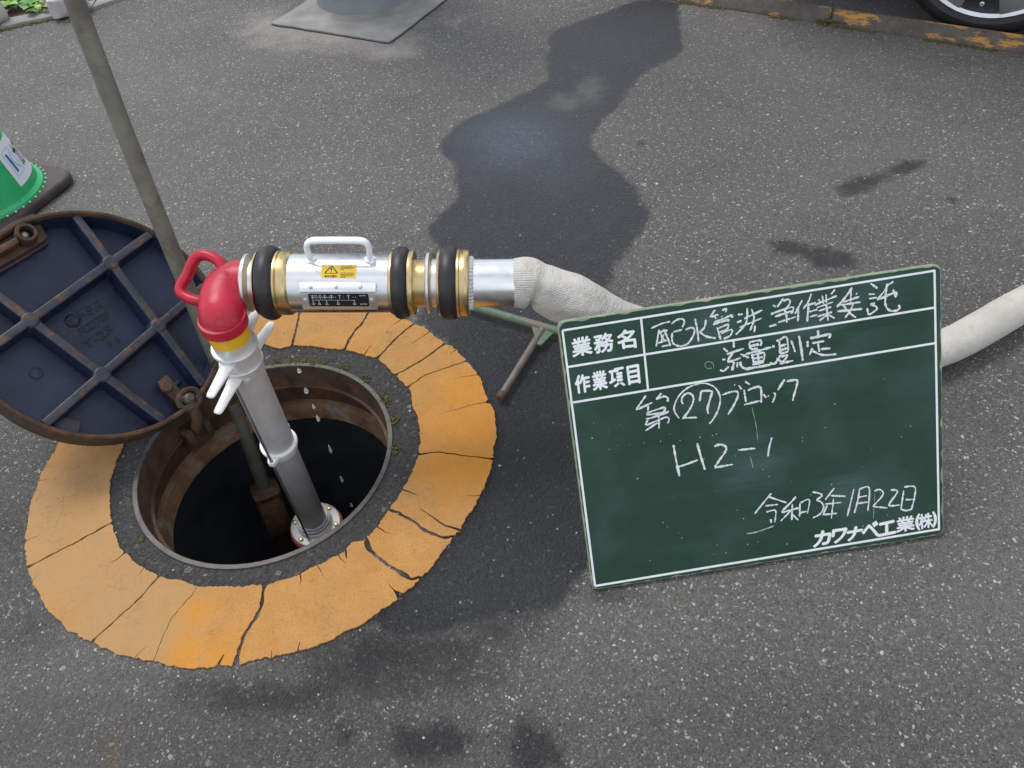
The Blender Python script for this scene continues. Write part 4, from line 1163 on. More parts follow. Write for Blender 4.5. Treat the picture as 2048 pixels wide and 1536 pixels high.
# ------------------------------------------------------------------ blackboard
bd = thing("blackboard", "green site blackboard with white chalk writing leaning back on the ground", "blackboard", BL.lerp(BRt, 0.5))
def bxy(x, y, h=0.0): return BP + BE * x + BUP * y + BN * h
def rrect(x0, y0, x1, y1, r, n=6):
    q = []
    for cx, cy, a0 in ((x1 - r, y0 + r, -90), (x1 - r, y1 - r, 0), (x0 + r, y1 - r, 90), (x0 + r, y0 + r, 180)):
        for k in range(n + 1):
            a = R(a0 + 90 * k / n); q.append((cx + r * math.cos(a), cy + r * math.sin(a)))
    return q
q = rrect(0, 0, BW, BHT, 0.011)
mb = MB(); prism(mb, [bxy(x, y, -0.0125) for x, y in q], BN * 0.0117); M_BOARD = board_mat([(bat(1620, 705), 0.10), (bat(1500, 930), 0.085), (bat(1740, 610), 0.08), (bat(1420, 660), 0.06), (bat(1700, 1000), 0.07), (bat(1380, 830), 0.06)])
build(mb, "board_core", M_BEDGE, bd, bevel=0.0012)
def chip(i, x, y):
    d = 0.0018 + 0.0026 * max(0, noise.noise(V((x * 60, y * 60, 2)))) * 2
    cx, cy = BW / 2, BHT / 2
    return (x + (-d if x > cx else d) * (1 if min(x, BW - x) < 0.012 else 0), y + (-d if y > cy else d) * (1 if min(y, BHT - y) < 0.012 else 0))
qf = []
for i in range(len(q)):
    a, b_ = q[i], q[(i + 1) % len(q)]
    L_ = math.hypot(b_[0] - a[0], b_[1] - a[1]); m = max(1, int(L_ / 0.004))
    for k in range(m): qf.append(chip(i, a[0] + (b_[0] - a[0]) * k / m, a[1] + (b_[1] - a[1]) * k / m))
mb = MB(); prism(mb, [bxy(x, y, -0.0009) for x, y in qf], BN * 0.0009); build(mb, "board_face", M_BOARD, bd, smooth=0)
mb = MB(); a, b_ = bxy(BW * 0.5, BHT * 0.86, -0.016), bxy(BW * 0.5, BHT * 0.86, -0.016) + V((BH.x, BH.y, 0)) * 0.16; b_.z = 0.004
tube(mb, [a, b_], 0.008, 10); build(mb, "prop_leg", M_TOOLG, bd, smooth=60)
HB = 0.0003
mb = MB()
pw = 4.3
def pline(a, b_, h=HB, wd=pw): ribbon(mb, [a, b_], wd, bat, h, 8, round_ends=False)
TLc, TRc, BRc, BLc = (1125, 661), (1869, 541), (1878, 1058), (1190, 1172)
pline(TLc, (TRc[0] + 2, TRc[1])); pline(BLc, (BRc[0] + 2, BRc[1])); pline(TLc, BLc, HB + 0.0001); pline(TRc, BRc, HB + 0.0001)
pline((1136, 734), (1870, 615), HB + 0.00005); pline((1146, 805), (1872, 686), HB + 0.00005); pline((1282, 636), (1296, 779), HB + 0.00015)
build(mb, "printed_lines", M_PRINTW, bd, smooth=0)
ka = crop(1100, 520, 0.1953); kb = crop(1260, 520, 0.1953); kc = crop(1500, 520, 0.1953); kd = crop(1240, 740, 0.1953); ke = crop(1480, 940, 0.2051)
def btext(body, quad, off, name="printed_lettering"):
    mb = MB()
    for j, (dx, dy) in enumerate(((0, 0), (-off, 0), (off, 0), (0, -off), (0, off))):
        text_on(mb, body, quadmap(quad, lambda x, y, h: bat(x + dx, y + dy, HB + 0.00003 * j)), 0.004)
    build(mb, name, M_PRINTW, bd, smooth=0)
for ch, q4 in (("業", [(235, 998), (437, 955), (408, 772), (215, 815)]), ("務", [(460, 962), (655, 925), (640, 735), (445, 775)]), ("名", [(700, 912), (885, 895), (862, 700), (678, 735)]),
               ("作", [(270, 1370), (415, 1345), (398, 1160), (248, 1190)]), ("業", [(445, 1340), (592, 1312), (570, 1125), (425, 1155)]), ("項", [(615, 1308), (768, 1285), (752, 1095), (600, 1125)]), ("目", [(808, 1278), (925, 1258), (905, 1068), (785, 1092)])):
    btext(ch, [ka(*p) for p in q4], 1.1)
for ch, q4 in (("カ", [(715, 755), (880, 712), (888, 585), (735, 605)]), ("ワ", [(890, 725), (1020, 685), (1045, 565), (905, 585)]), ("ナ", [(1030, 700), (1180, 660), (1200, 545), (1055, 565)]), ("ベ", [(1190, 650), (1345, 640), (1345, 495), (1200, 530)]),
               ("工", [(1345, 648), (1518, 612), (1510, 490), (1352, 525)]), ("業", [(1525, 612), (1705, 580), (1698, 440), (1525, 470)]), ("(", [(1718, 585), (1752, 582), (1752, 430), (1712, 440)]), ("株", [(1748, 578), (1880, 555), (1878, 412), (1742, 438)]), (")", [(1880, 560), (1915, 548), (1912, 402), (1878, 410)])):
    btext(ch, [ke(*p) for p in q4], 1.5 if ch not in '業株' else 0.8)
cnt = [0]
def chalk(k, strokes, wd=3.6, jit=0.38):
    mb = MB()
    for s in strokes:
        cnt[0] += 1
        pts = [k(*p) for p in s]
        ribbon(mb, pts, wd * random.uniform(0.85, 1.15), bat, HB + 0.0002 + 0.00001 * (cnt[0] % 60), 6 if len(pts) > 2 else 10, jit)
    build(mb, "chalk_writing", M_CHALK, bd, smooth=0)
# first row
chalk(kb, [[(215, 700), (330, 650), (412, 630)], [(298, 712), (268, 885)], [(282, 760), (345, 725), (385, 722)], [(345, 708), (385, 800), (415, 880)], [(305, 725), (330, 790), (362, 830)], [(345, 760), (320, 830)], [(282, 852), (400, 815)], [(322, 885), (420, 868)],
           [(425, 655), (480, 612), (540, 605), (556, 640), (535, 688)], [(440, 738), (535, 712)], [(433, 745), (430, 820), (455, 865), (520, 882), (592, 860)], [(570, 714), (630, 692), (662, 722), (640, 790), (592, 860)]])
chalk(kb, [[(665, 600), (690, 720), (702, 838)], [(778, 612), (762, 690), (712, 738)], [(712, 735), (780, 782), (878, 800)]])
chalk(kb, [[(870, 512), (820, 582)], [(820, 585), (905, 558)], [(862, 568), (882, 602)], [(942, 516), (985, 500), (978, 535)], [(936, 578), (942, 584)], [(850, 662), (900, 640)], [(862, 640), (960, 600), (1040, 565), (1044, 592)], [(868, 655), (1008, 612), (1000, 632)], [(893, 690), (912, 760), (930, 815)], [(900, 702), (1000, 662), (994, 705), (908, 742)], [(935, 752), (1040, 712), (1030, 770), (958, 810)]])
chalk(kb, [[(1105, 560), (1155, 555)], [(1095, 640), (1145, 620)], [(1082, 765), (1120, 728), (1180, 660), (1200, 590), (1200, 490)], [(1245, 502), (1270, 600), (1230, 722)], [(1170, 602), (1355, 512)], [(1120, 690), (1350, 595)], [(1282, 670), (1272, 742)]])
chalk(kc, [[(235, 460), (264, 482)], [(342, 392), (278, 482)], [(340, 422), (388, 402), (410, 422), (400, 460), (372, 490)], [(212, 556), (300, 522), (432, 482), (442, 510), (420, 552)], [(255, 580), (430, 522)], [(285, 640), (470, 582)], [(350, 502), (372, 560), (376, 640)], [(195, 682), (272, 660)]])
chalk(kc, [[(535, 410), (460, 552)], [(496, 500), (490, 630)], [(628, 345), (600, 420), (545, 502)], [(575, 470), (675, 435)], [(602, 442), (585, 632)], [(600, 532), (690, 506)], [(615, 582), (690, 560)]])
chalk(kc, [[(740, 362), (752, 450)], [(780, 352), (782, 442)], [(700, 402), (722, 432)], [(872, 300), (830, 352)], [(660, 462), (890, 366)], [(680, 490), (850, 430)], [(702, 522), (832, 480)], [(690, 580), (842, 532)], [(780, 450), (800, 622)], [(792, 560), (710, 622)], [(802, 560), (866, 596)]])
chalk(kc, [[(1046, 280), (985, 370), (890, 482)], [(1036, 290), (1030, 432)], [(950, 432), (1120, 376)], [(930, 462), (1132, 430)], [(1062, 440), (1020, 530), (972, 592)], [(960, 470), (1020, 542), (1086, 590)], [(895, 526), (1150, 500)], [(1086, 342), (1096, 350)]])
chalk(kc, [[(1235, 240), (1306, 290)], [(1215, 350), (1280, 350)], [(1220, 396), (1300, 384)], [(1200, 490), (1216, 556), (1260, 535), (1302, 498), (1280, 470), (1236, 456), (1282, 440)], [(1470, 220), (1402, 262)], [(1406, 240), (1390, 350), (1386, 450), (1420, 510), (1480, 522), (1532, 496), (1520, 460)], [(1300, 410), (1380, 312), (1408, 262)], [(1302, 412), (1490, 332), (1488, 385)], [(1466, 302), (1490, 382)]])
# second row
chalk(kb, [[(1060, 832), (1064, 900)], [(955, 902), (1002, 942)], [(990, 966), (1166, 906)], [(1052, 950), (1005, 1042), (1136, 1000)], [(1130, 962), (1220, 1002)], [(945, 1020), (978, 1018)], [(922, 1125), (960, 1136), (1012, 1090)], [(1066, 1042), (1045, 1132)], [(1102, 1046), (1096, 1100)], [(1130, 1040), (1142, 1092), (1210, 1122), (1216, 1100)]], 4.0)
chalk(kb, [[(1218, 850), (1240, 916)], [(1220, 842), (1330, 822), (1346, 842), (1335, 882)], [(1236, 882), (1322, 862)], [(1240, 916), (1310, 906)], [(1180, 966), (1450, 892)], [(1250, 962), (1266, 1052)], [(1260, 976), (1372, 950), (1366, 1042)], [(1265, 1010), (1360, 992)], [(1310, 962), (1320, 1052)], [(1250, 1072), (1372, 1046)], [(1170, 1110), (1220, 1110), (1450, 1070)], [(1262, 1050), (1366, 1030)]], 4.2)
chalk(kb, [[(1455, 886), (1482, 884)], [(1500, 820), (1526, 832)], [(1528, 830), (1540, 962)], [(1530, 820), (1602, 790), (1622, 932)], [(1540, 882), (1602, 862)], [(1545, 922), (1612, 902)], [(1540, 962), (1622, 936)], [(1430, 1052), (1482, 1062), (1522, 1002), (1552, 972)], [(1548, 992), (1612, 972), (1560, 1042), (1500, 1002)], [(1530, 1062), (1672, 1030)], [(1650, 822), (1692, 942)], [(1730, 776), (1752, 900), (1770, 1035)]], 4.0)
chalk(kc, [[(696, 720), (700, 782)], [(590, 830), (590, 892)], [(615, 802), (720, 780), (822, 760), (806, 802)], [(636, 852), (762, 830)], [(696, 852), (710, 942)], [(720, 912), (826, 904)], [(640, 902), (610, 972)], [(640, 930), (740, 972), (886, 964)]], 4.2)
# third row
chalk(kd, [[(265, 262), (165, 405)], [(165, 410), (332, 332)], [(290, 362), (285, 420)], [(426, 236), (370, 300)], [(370, 302), (450, 270), (490, 290), (485, 326)], [(270, 442), (440, 386), (462, 402), (440, 432)], [(268, 458), (380, 448), (500, 425)], [(268, 492), (290, 498), (400, 465), (496, 432)], [(286, 510), (264, 556), (292, 556), (400, 510), (480, 482), (502, 512), (486, 546)], [(396, 432), (400, 602)], [(384, 540), (260, 622)]])
chalk(kd, [[(605, 496), (562, 430), (556, 370), (600, 270), (680, 192), (780, 146), (870, 136), (960, 170), (1014, 240), (1026, 320), (1000, 420), (950, 510), (915, 550)], [(646, 350), (630, 310), (650, 262), (700, 236), (746, 266), (750, 320), (710, 410), (650, 490), (652, 492)], [(650, 490), (790, 486)], [(815, 320), (832, 216)], [(830, 216), (936, 216), (930, 272), (896, 390), (905, 450)]])
chalk(kd, [[(1046, 256), (1130, 226), (1200, 222), (1206, 272), (1160, 370), (1106, 456)], [(1170, 150), (1178, 154)], [(1216, 156), (1246, 200)], [(1280, 116), (1330, 150)], [(1270, 202), (1290, 332)], [(1310, 210), (1360, 186), (1440, 182), (1446, 336)], [(1270, 356), (1430, 316)], [(1470, 246), (1496, 286)], [(1516, 262), (1522, 270)], [(1576, 230), (1590, 262), (1560, 336)], [(1686, 96), (1616, 206)], [(1706, 116), (1800, 102), (1816, 132), (1776, 280), (1770, 316)]])
# fourth row and date
chalk(kd, [[(548, 766), (570, 900), (610, 1090)], [(790, 750), (826, 880), (870, 1022)], [(570, 996), (650, 976), (800, 920)], [(965, 782), (1030, 762), (1086, 790), (1076, 840), (1020, 920), (968, 1000)], [(966, 1000), (1156, 966)], [(1210, 820), (1386, 802)], [(1556, 690), (1526, 800), (1516, 886)]], 4.0)
chalk(ke, [[(306, 226), (220, 330), (140, 430)], [(275, 260), (456, 320)], [(246, 350), (370, 336)], [(255, 410), (330, 392), (350, 412), (340, 510)], [(300, 480), (305, 516)], [(545, 260), (500, 312), (405, 405)], [(405, 416), (570, 370)], [(510, 330), (505, 490)], [(510, 382), (395, 500)], [(510, 432), (570, 490)], [(585, 320), (580, 456)], [(590, 320), (676, 290), (656, 426)], [(580, 420), (650, 402)],
           [(705, 216), (770, 226), (800, 252), (752, 290), (790, 312), (816, 360), (780, 430), (710, 466)], [(920, 176), (830, 290)], [(880, 250), (1030, 256)], [(830, 332), (990, 316)], [(852, 340), (812, 430)], [(805, 436), (946, 422)], [(912, 280), (890, 476)]], 3.2)
chalk(ke, [[(1110, 186), (1076, 330), (1046, 450)], [(1166, 180), (1150, 290), (1115, 420)], [(1166, 186), (1260, 176), (1246, 400)], [(1150, 266), (1240, 250)], [(1150, 326), (1246, 312)], [(1310, 206), (1360, 190), (1396, 220), (1380, 262), (1295, 356)], [(1295, 356), (1440, 370)], [(1470, 196), (1520, 196), (1532, 222), (1456, 330), (1470, 350), (1556, 340)], [(1596, 200), (1570, 380)], [(1600, 166), (1706, 166), (1696, 290), (1670, 386)], [(1616, 290), (1710, 286)], [(1565, 380), (1620, 396), (1680, 380)]], 3.2)
mb = MB()
for k_, s, wd in ((ke, [(65, 620), (160, 605), (330, 545)], 2.2), (kd, [(1350, 380), (1390, 550), (1415, 740)], 0.7), (kd, [(1335, 890), (1362, 1000)], 1.2), (ke, [(1315, 230), (1300, 480)], 0.7), (kb, [(760, 1070), (800, 1040), (850, 1060), (855, 1110)], 0.9), (kb, [(765, 1075), (790, 1110), (840, 1105)], 0.8)):
    cnt[0] += 1
    ribbon(mb, [k_(*p) for p in s], wd, bat, HB + 0.0001 + 0.00001 * (cnt[0] % 9), 6, 0.5)
for _ in range(60):
    x, y = random.uniform(0.03, BW - 0.03), random.uniform(0.02, 0.30)
    s = random.uniform(0.0004, 0.0013)
    mb.add([bxy(x + s * math.cos(a) * random.uniform(.6, 1.3), y + s * math.sin(a) * random.uniform(.6, 1.3), HB) for a in np.linspace(0, 5.2, 6)], [(0, 1, 2, 3, 4, 5)])
build(mb, "scratches", simple("board_scratch", (0.45, 0.48, 0.33), 0.8, 0, 0.3, 90), bd, smooth=0)["kind"] = "stuff"

# ------------------------------------------------------------------ T-shaped lifting tool on the ground
tool = thing("lifting_tool", "worn green and brown T shaped iron tool lying on wet asphalt left of the blackboard", "hand tool", at(1090, 655))
def tz(x, y, z=0.016): return at(x, y, z)
mb = MB(); a, b_ = tz(905, 603), tz(1118, 664)
tube(mb, [a, a.lerp(b_, 0.5), b_, b_ + (b_ - a) * 0.35], 0.0108, 12); build(mb, "crossbar", M_TOOLG, tool, smooth=50)
mb = MB(); c0 = tz(1088, 655); c1 = tz(1003, 792, 0.014)
tube(mb, [c0, c0.lerp(c1, 0.3), c0.lerp(c1, 0.7), c1], [0.0095, 0.0088, 0.0086, 0.0085], 14); build(mb, "shank", M_TOOLR, tool, smooth=50)
mb = MB(); prism(mb, [tz(1062, 648, 0.020), tz(1112, 662, 0.020), tz(1100, 672, 0.020), tz(1082, 690, 0.020), tz(1074, 688, 0.020)], V((0, 0, -0.007))); build(mb, "gusset", M_TOOLG, tool, bevel=0.002)
mb = MB(); d_ = (c1 - c0).normalized(); lathe(mb, c1 - d_ * 0.006, d_, [(-0.002, 0.008), (0, 0.0105), (0.012, 0.0105), (0.015, 0.008)], 12); build(mb, "tip", M_RUST, tool)

# ------------------------------------------------------------------ long valve key standing in the hole
KB = at(531, 982, -0.36)
KT = at_depth(150, -4, 1.32)
kd_ = (KT - KB).normalized()
key = thing("valve_key", "long weathered grey steel rod with rusty square socket standing in the manhole", "valve key", KB)
klen = (1.12 - KB.z) / kd_.z
pts = []
for i in range(25):
    s = klen * i / 24
    pts.append(KB + kd_ * s + CR * (0.004 * math.sin(s * 5)))
mb = MB(); tube(mb, pts, 0.0162, 24); build(mb, "rod", M_KEYROD, key, smooth=50)
hx = V((0.83, -0.55, 0))
mb = MB(); tube(mb, [pts[-1] - hx * 0.25, pts[-1] + hx * 0.25], 0.0125, 16); build(mb, "cross_handle", M_KEYROD, key, smooth=50)
mb = MB(); ku = (CR - kd_ * CR.dot(kd_)).normalized(); kv = kd_.cross(ku); ku2 = (ku + kv * 0.55).normalized(); kv2 = kd_.cross(ku2)
cols = [(-0.135, 0.030), (-0.12, 0.037), (-0.03, 0.036), (-0.012, 0.030), (-0.004, 0.036), (0.006, 0.037), (0.010, 0.028), (0.016, 0.020)]
vs, fs = [], []
for (t, s) in cols:
    for k in range(16):
        a = 2 * math.pi * k / 16; ca, sa = math.cos(a), math.sin(a)
        m_ = (abs(ca) ** 5 + abs(sa) ** 5) ** (-0.2)
        vs.append(KB + kd_ * t + (ku2 * ca + kv2 * sa) * (s * m_ * 0.9 + 0.0015 * noise.noise(V((a * 3, t * 60, 0)))))
for i in range(len(cols) - 1):
    for k in range(16): fs.append((i * 16 + k, i * 16 + (k + 1) % 16, (i + 1) * 16 + (k + 1) % 16, (i + 1) * 16 + k))
fs += [tuple(range(16))[::-1], tuple((len(cols) - 1) * 16 + k for k in range(16))]
mb.add(vs, fs); build(mb, "socket", M_SOCK, key, smooth=40)
mb = MB(); tube(mb, [KB + kd_ * -0.13, KB + kd_ * -0.8], 0.022, 12); build(mb, "spindle", M_RUST, key)

# ------------------------------------------------------------------ water drops falling from the joint
DRX = at_depth(556, 640, MD)
def drop_at(py):
    best = None
    for i in range(800):
        z = DRX.z - i * 0.001
        p = V((DRX.x, DRX.y, z)); d = p - CAM_O
        y = 768 - FPX * d.dot(CU) / d.dot(CF)
        if best is None or abs(y - py) < best[0]: best = (abs(y - py), p)
    return best[1]
DL = ["topmost water drop falling just below the black rubber ring", "falling water drop in front of the orange ring's inner edge", "bright falling water drop against the far iron rim", "falling water drop in front of the rusty frame wall", "falling water drop in front of the brown concrete ring",
      "falling water drop at the dark edge of the chamber", "falling water drop midway down the dark hole", "lowest long falling water drop in the dark hole", "last faint water drop deep in the dark hole"]
for i, (y, s, L_) in enumerate(((668, 0.0016, 2.2), (712, 0.0022, 2.0), (741, 0.0042, 1.6), (781, 0.0046, 1.7), (813, 0.0034, 1.9), (837, 0.0038, 2.6), (898, 0.0034, 4.2), (958, 0.0036, 3.0), (1010, 0.0030, 2.6))):
    c = drop_at(y) + V((random.uniform(-.002, .002), 0, 0))
    vs = []
    mb = MB(); lathe(mb, c, UP, [(-s * L_ * 0.9, 0.15 * s), (-s * L_ * 0.8, 0.6 * s), (-s * L_ * 0.5, 0.95 * s), (-s * L_ * 0.1, 0.9 * s), (s * L_ * 0.4, 0.55 * s), (s * L_, 0.1 * s)], 12)
    o = build(mb, "water_drop", M_DROP, smooth=80); tag(o, DL[i], "water drop", "water drops falling from the meter joint")

# ------------------------------------------------------------------ green traffic cone
CC = at(-32, 392, 0.03); CC = V((CC.x, CC.y, 0))
cone = thing("traffic_cone", "green traffic cone with white sticker on a black rubber base", "traffic cone", CC)
CB, CTOP, CH0, CH1 = 0.158, 0.03, 0.035, 0.70
def cr_at(z): return CB + (CTOP - CB) * (z - CH0) / (CH1 - CH0)
mb = MB(); lathe(mb, CC, UP, [(CH0 - 0.004, CB + 0.012), (CH0 + 0.004, CB + 0.010), (CH0 + 0.012, CB - 0.002), (CH1 - 0.01, CTOP), (CH1, CTOP - 0.008)], 72); build(mb, "cone_body", M_GREEN, cone)
ca = R(-28)
bx_, by_ = V((math.cos(ca), math.sin(ca), 0)), V((-math.sin(ca), math.cos(ca), 0))
q = [CC + bx_ * x + by_ * y for x, y in rrect(-0.185, -0.185, 0.185, 0.185, 0.055, 6)]
mb = MB(); prism(mb, q, V((0, 0, 0.032))); build(mb, "base", M_BASE, cone, bevel=0.012, bseg=3)
mb = MB()
for k in range(44):
    a = 2 * math.pi * k / 44; ball(mb, CC + V((math.cos(a), math.sin(a), 0)) * (CB + 0.0155) + V((0, 0, 0.0335)), 0.0032, 8)
build(mb, "edge_dots", M_STUD, cone)
vd = (CAM_O - CC); vaz = math.atan2(vd.y, vd.x)
def cs(u, v, h):      # sticker u along the circumference, v up
    z = 0.070 + 0.115 * v; az = vaz + R(38) + R(52) * (u); r = cr_at(z) + 0.0008 + h
    return CC + V((math.cos(az) * r, math.sin(az) * r, z))
mb = MB(); mb.add([cs(i / 12, j / 3, 0) for j in range(4) for i in range(13)], [(j * 13 + i, j * 13 + i + 1, j * 13 + i + 14, j * 13 + i + 13) for j in range(3) for i in range(12)])
st_ = build(mb, "sticker", M_STICKW, cone, smooth=60)
mb = MB()
for s in ([(0.12, 0.20), (0.12, 0.82)], [(0.12, 0.82), (0.42, 0.82)], [(0.42, 0.82), (0.42, 0.20)], [(0.42, 0.20), (0.12, 0.20)]): ribbon(mb, s, 0.018, cs, 0.0006, 4, round_ends=False)
build(mb, "sticker_outline", M_CYAN, st_, smooth=0)
mb = MB(); ribbon(mb, [(0.21, 0.28), (0.21, 0.74)], 0.06, cs, 0.0009, 4, round_ends=False); build(mb, "sticker_emblem", M_BLUE, st_, smooth=0)
mb = MB(); ribbon(mb, [(0.37, 0.72), (0.27, 0.52), (0.37, 0.30)], 0.05, cs, 0.0009, 4, round_ends=False); build(mb, "sticker_emblem", M_CYAN, st_, smooth=0)
mb = MB(); text_on(mb, "カワ", lambda u, v, h: cs(0.50 + 0.45 * u, 0.22 + 0.55 * v, 0.0009), 0.02); build(mb, "sticker_print", M_DARK, st_, smooth=0)

# ------------------------------------------------------------------ utility pole on its concrete pad
PADC = [V((-0.712, 3.198, 0)), V((-0.266, 2.898, 0)), V((0.036, 3.346, 0)), V((-0.410, 3.646, 0))]
def jagged(poly, step=0.03, amp=0.006):
    out = []
    for i in range(len(poly)):
        a, b_ = poly[i], poly[(i + 1) % len(poly)]; L_ = (b_ - a).length; m = int(L_ / step)
        for k in range(m):
            p = a.lerp(b_, k / m); out.append(p + V((amp * noise.noise(p * 25), amp * noise.noise(p * 25 + V((9, 9, 9))), 0)))
    return out
pj = jagged(PADC); ctr = sum(PADC, V()) / 4
mb = MB(); prism(mb, [ctr + (p - ctr) * 1.012 for p in pj], V((0, 0, 0.002))); o = build(mb, "pad_joint", M_TAR, smooth=0); tag(o, kind="structure")
mb = MB(); prism(mb, pj, V((0, 0, 0.009))); o = build(mb, "concrete_pad", M_CONC, bevel=0.004); tag(o, "pale concrete pad with cracked edge under the utility pole", "concrete pad")
PC = V((-0.345, 3.335, 0.0))
pole = thing("utility_pole", "thick round concrete utility pole rising from the concrete pad", "utility pole", PC)
mb = MB(); lathe(mb, PC, UP, [(0.009, 0.203), (2, 0.19), (7.5, 0.13)], 64); build(mb, "shaft", simple("pole_concrete", (0.26, 0.275, 0.29), 0.8, 0, 0.12, 8, (0.20, 0.20, 0.20), 0.5, 6, 0.0008, 150), pole)
mb = MB(); lathe(mb, PC, UP, [(0.0095, 0.222), (0.013, 0.212), (0.020, 0.204), (0.021, 0.20)], 64, wob=lambda t, th, r: r + 0.007 * noise.noise(V((math.cos(th) * 6, math.sin(th) * 6, 1)))); build(mb, "mortar_skirt", M_CONC, pole)

# ------------------------------------------------------------------ kerb on the right with remains of orange paint, and the car behind it
K0 = at(1355, 4); K1 = at(2048, 110)
KE = (K1 - K0).normalized(); KNn = V((-KE.y, KE.x, 0))
if KNn.y < 0: KNn = -KNn
KH = 0.042; kw = (at(2048, 68, KH) - K1).dot(KNn)
JN = (at(1655, 52) - K0).dot(KE)
kb_ = thing("kerb", "low concrete kerb with worn orange paint beside the parked car", "kerb", K0)
t0 = JN - 2.4
for i in range(9):
    a = t0 + i * 0.6 + 0.004; b_ = t0 + (i + 1) * 0.6 - 0.004
    zt = KH + random.uniform(-0.0015, 0.0015)
    p0 = K0 + KE * ((a + b_) / 2) + KNn * (kw / 2)
    mb = MB(); prism(mb, [K0 + KE * a + KNn * u + V((0, 0, z)) for u, z in ((0, -0.05), (0, 0.006), (0.030, zt), (kw, zt), (kw, -0.05))], KE * (b_ - a))
    build(mb, "kerb_stone", M_KERB, kb_, bevel=0.006)
mb = MB()
for i in range(900):
    t = random.uniform(-0.3, 1.15) if i < 620 else JN + random.gauss(0, 0.02)
    if i >= 620: off = random.uniform(0, kw * 0.7); z = 0.012
    else: off = -abs(random.gauss(0, 0.006)); z = 0.0
    if i < 620 and noise.noise(V((t * 6, 0, 0))) < -0.05: continue
    ball(mb, K0 + KE * t + KNn * off + V((0, 0, z)), random.uniform(0.002, 0.006), 6)
o = build(mb, "kerb_moss", M_MOSS, smooth=60); tag(o, kind="stuff")

WR = 0.30
wq = at(1945, 76) - K0; wt = wq.dot(KE)
WC = K0 + KE * wt + KNn * max(wq.dot(KNn), kw + 0.012); WC = V((WC.x, WC.y, WR))
car = thing("parked_car", "silver car parked behind the kerb with its alloy wheel showing", "car", V((WC.x, WC.y, 0)) + KNn * 0.75)
def wheel(c, facing):
    mb = MB(); lathe(mb, c, facing, [(-0.20, 0.225), (-0.195, 0.27), (-0.17, 0.298), (-0.10, 0.302), (-0.03, 0.298), (-0.012, 0.285), (0.0, 0.268), (0.002, 0.255), (-0.006, 0.242), (-0.012, 0.236), (-0.05, 0.232)], 72, cap=False)
    wh = build(mb, "wheel", M_TYRE, car, smooth=40)
    mb = MB(); lathe(mb, c, facing, [(-0.012, 0.2415), (-0.004, 0.238), (-0.010, 0.228), (-0.06, 0.220), (-0.13, 0.216)], 64, cap=False); build(mb, "rim", M_ALLOY, wh)
    mb = MB(); lathe(mb, c, facing, [(-0.11, 0.215), (-0.10, 0.215), (-0.098, 0.16)], 40); build(mb, "brake_drum", M_HUBDARK, wh)
    u, v = perp(facing)
    for k in range(7):
        a = 2 * math.pi * k / 7 + 0.2
        d = u * math.cos(a) + v * math.sin(a); s = facing.cross(d)
        mb = MB(); pts = [c + d * 0.05 + s * 0.030, c + d * 0.12 + s * 0.033, c + d * 0.229 + s * 0.048, c + d * 0.229 - s * 0.048, c + d * 0.12 - s * 0.033, c + d * 0.05 - s * 0.030]
        prism(mb, [p - facing * 0.03 for p in pts], facing * 0.022); build(mb, "spoke", M_ALLOY, wh, bevel=0.004)
        mb = MB(); d2 = u * math.cos(a + 0.45) + v * math.sin(a + 0.45); lathe(mb, c + d2 * 0.205 - facing * 0.03, facing, [(-0.02, 0.007), (0.012, 0.007), (0.014, 0.004)], 8); build(mb, "stud", M_ALLOY, wh)
    mb = MB(); lathe(mb, c - facing * 0.02, facing, [(-0.02, 0.065), (0.012, 0.062), (0.018, 0.05), (0.02, 0.03)], 32); build(mb, "hub_cap", M_ALLOY, wh)
FW = -KNn
WB = 2.5; TRK = 1.45
wheel(WC, FW); wheel(WC + KE * WB, FW); wheel(WC + KNn * TRK, -FW); wheel(WC + KNn * TRK + KE * WB, -FW)
def carprof(): 
    # along KE from the rear overhang to the nose: (s, z)
    up_ = [(-0.78, 0.42), (-0.80, 0.75), (-0.74, 1.0), (-0.60, 1.38), (-0.35, 1.50), (1.0, 1.52), (1.55, 1.40), (2.2, 0.98), (2.9, 0.86), (3.16, 0.70), (3.2, 0.42)]
    lo_ = [(3.14, 0.22), (WB + 0.38, 0.20)]
    for a in range(0, 181, 15): lo_.append((WB + 0.345 * math.cos(R(a)), 0.27 + 0.345 * math.sin(R(a))))
    lo_ += [(WB - 0.38, 0.20), (0.38, 0.20)]
    for a in range(0, 181, 15): lo_.append((0.345 * math.cos(R(a)), 0.27 + 0.345 * math.sin(R(a))))
    lo_ += [(-0.38, 0.22), (-0.74, 0.26)]
    return up_ + lo_
org = V((WC.x, WC.y, 0)) - KNn * 0.03
mb = MB(); prism(mb, [org + KE * s + UP * z for s, z in carprof()], KNn * (TRK + 0.06)); build(mb, "body", M_CAR, car, smooth=0)
mb = MB(); prism(mb, [org - KNn * 0.002 + KE * s + UP * z for s, z in ((-0.45, 1.02), (-0.38, 1.40), (0.95, 1.43), (1.5, 1.32), (1.95, 1.0))], -KNn * 0.004); build(mb, "side_window", M_GLASSD, car, smooth=0)
mb = MB(); obox(mb, org + KE * 1.2 + KNn * (TRK / 2) + UP * 0.215, KE * 1.9, KNn * (TRK / 2 - 0.05), UP * 0.035); build(mb, "underbody", M_HUBDARK, car)
mb = MB(); obox(mb, org + KE * 0.75 + UP * 0.85 - KNn * 0.008, KE * 0.09, KNn * 0.008, UP * 0.014); build(mb, "door_handle", M_CAR, car, bevel=0.004)

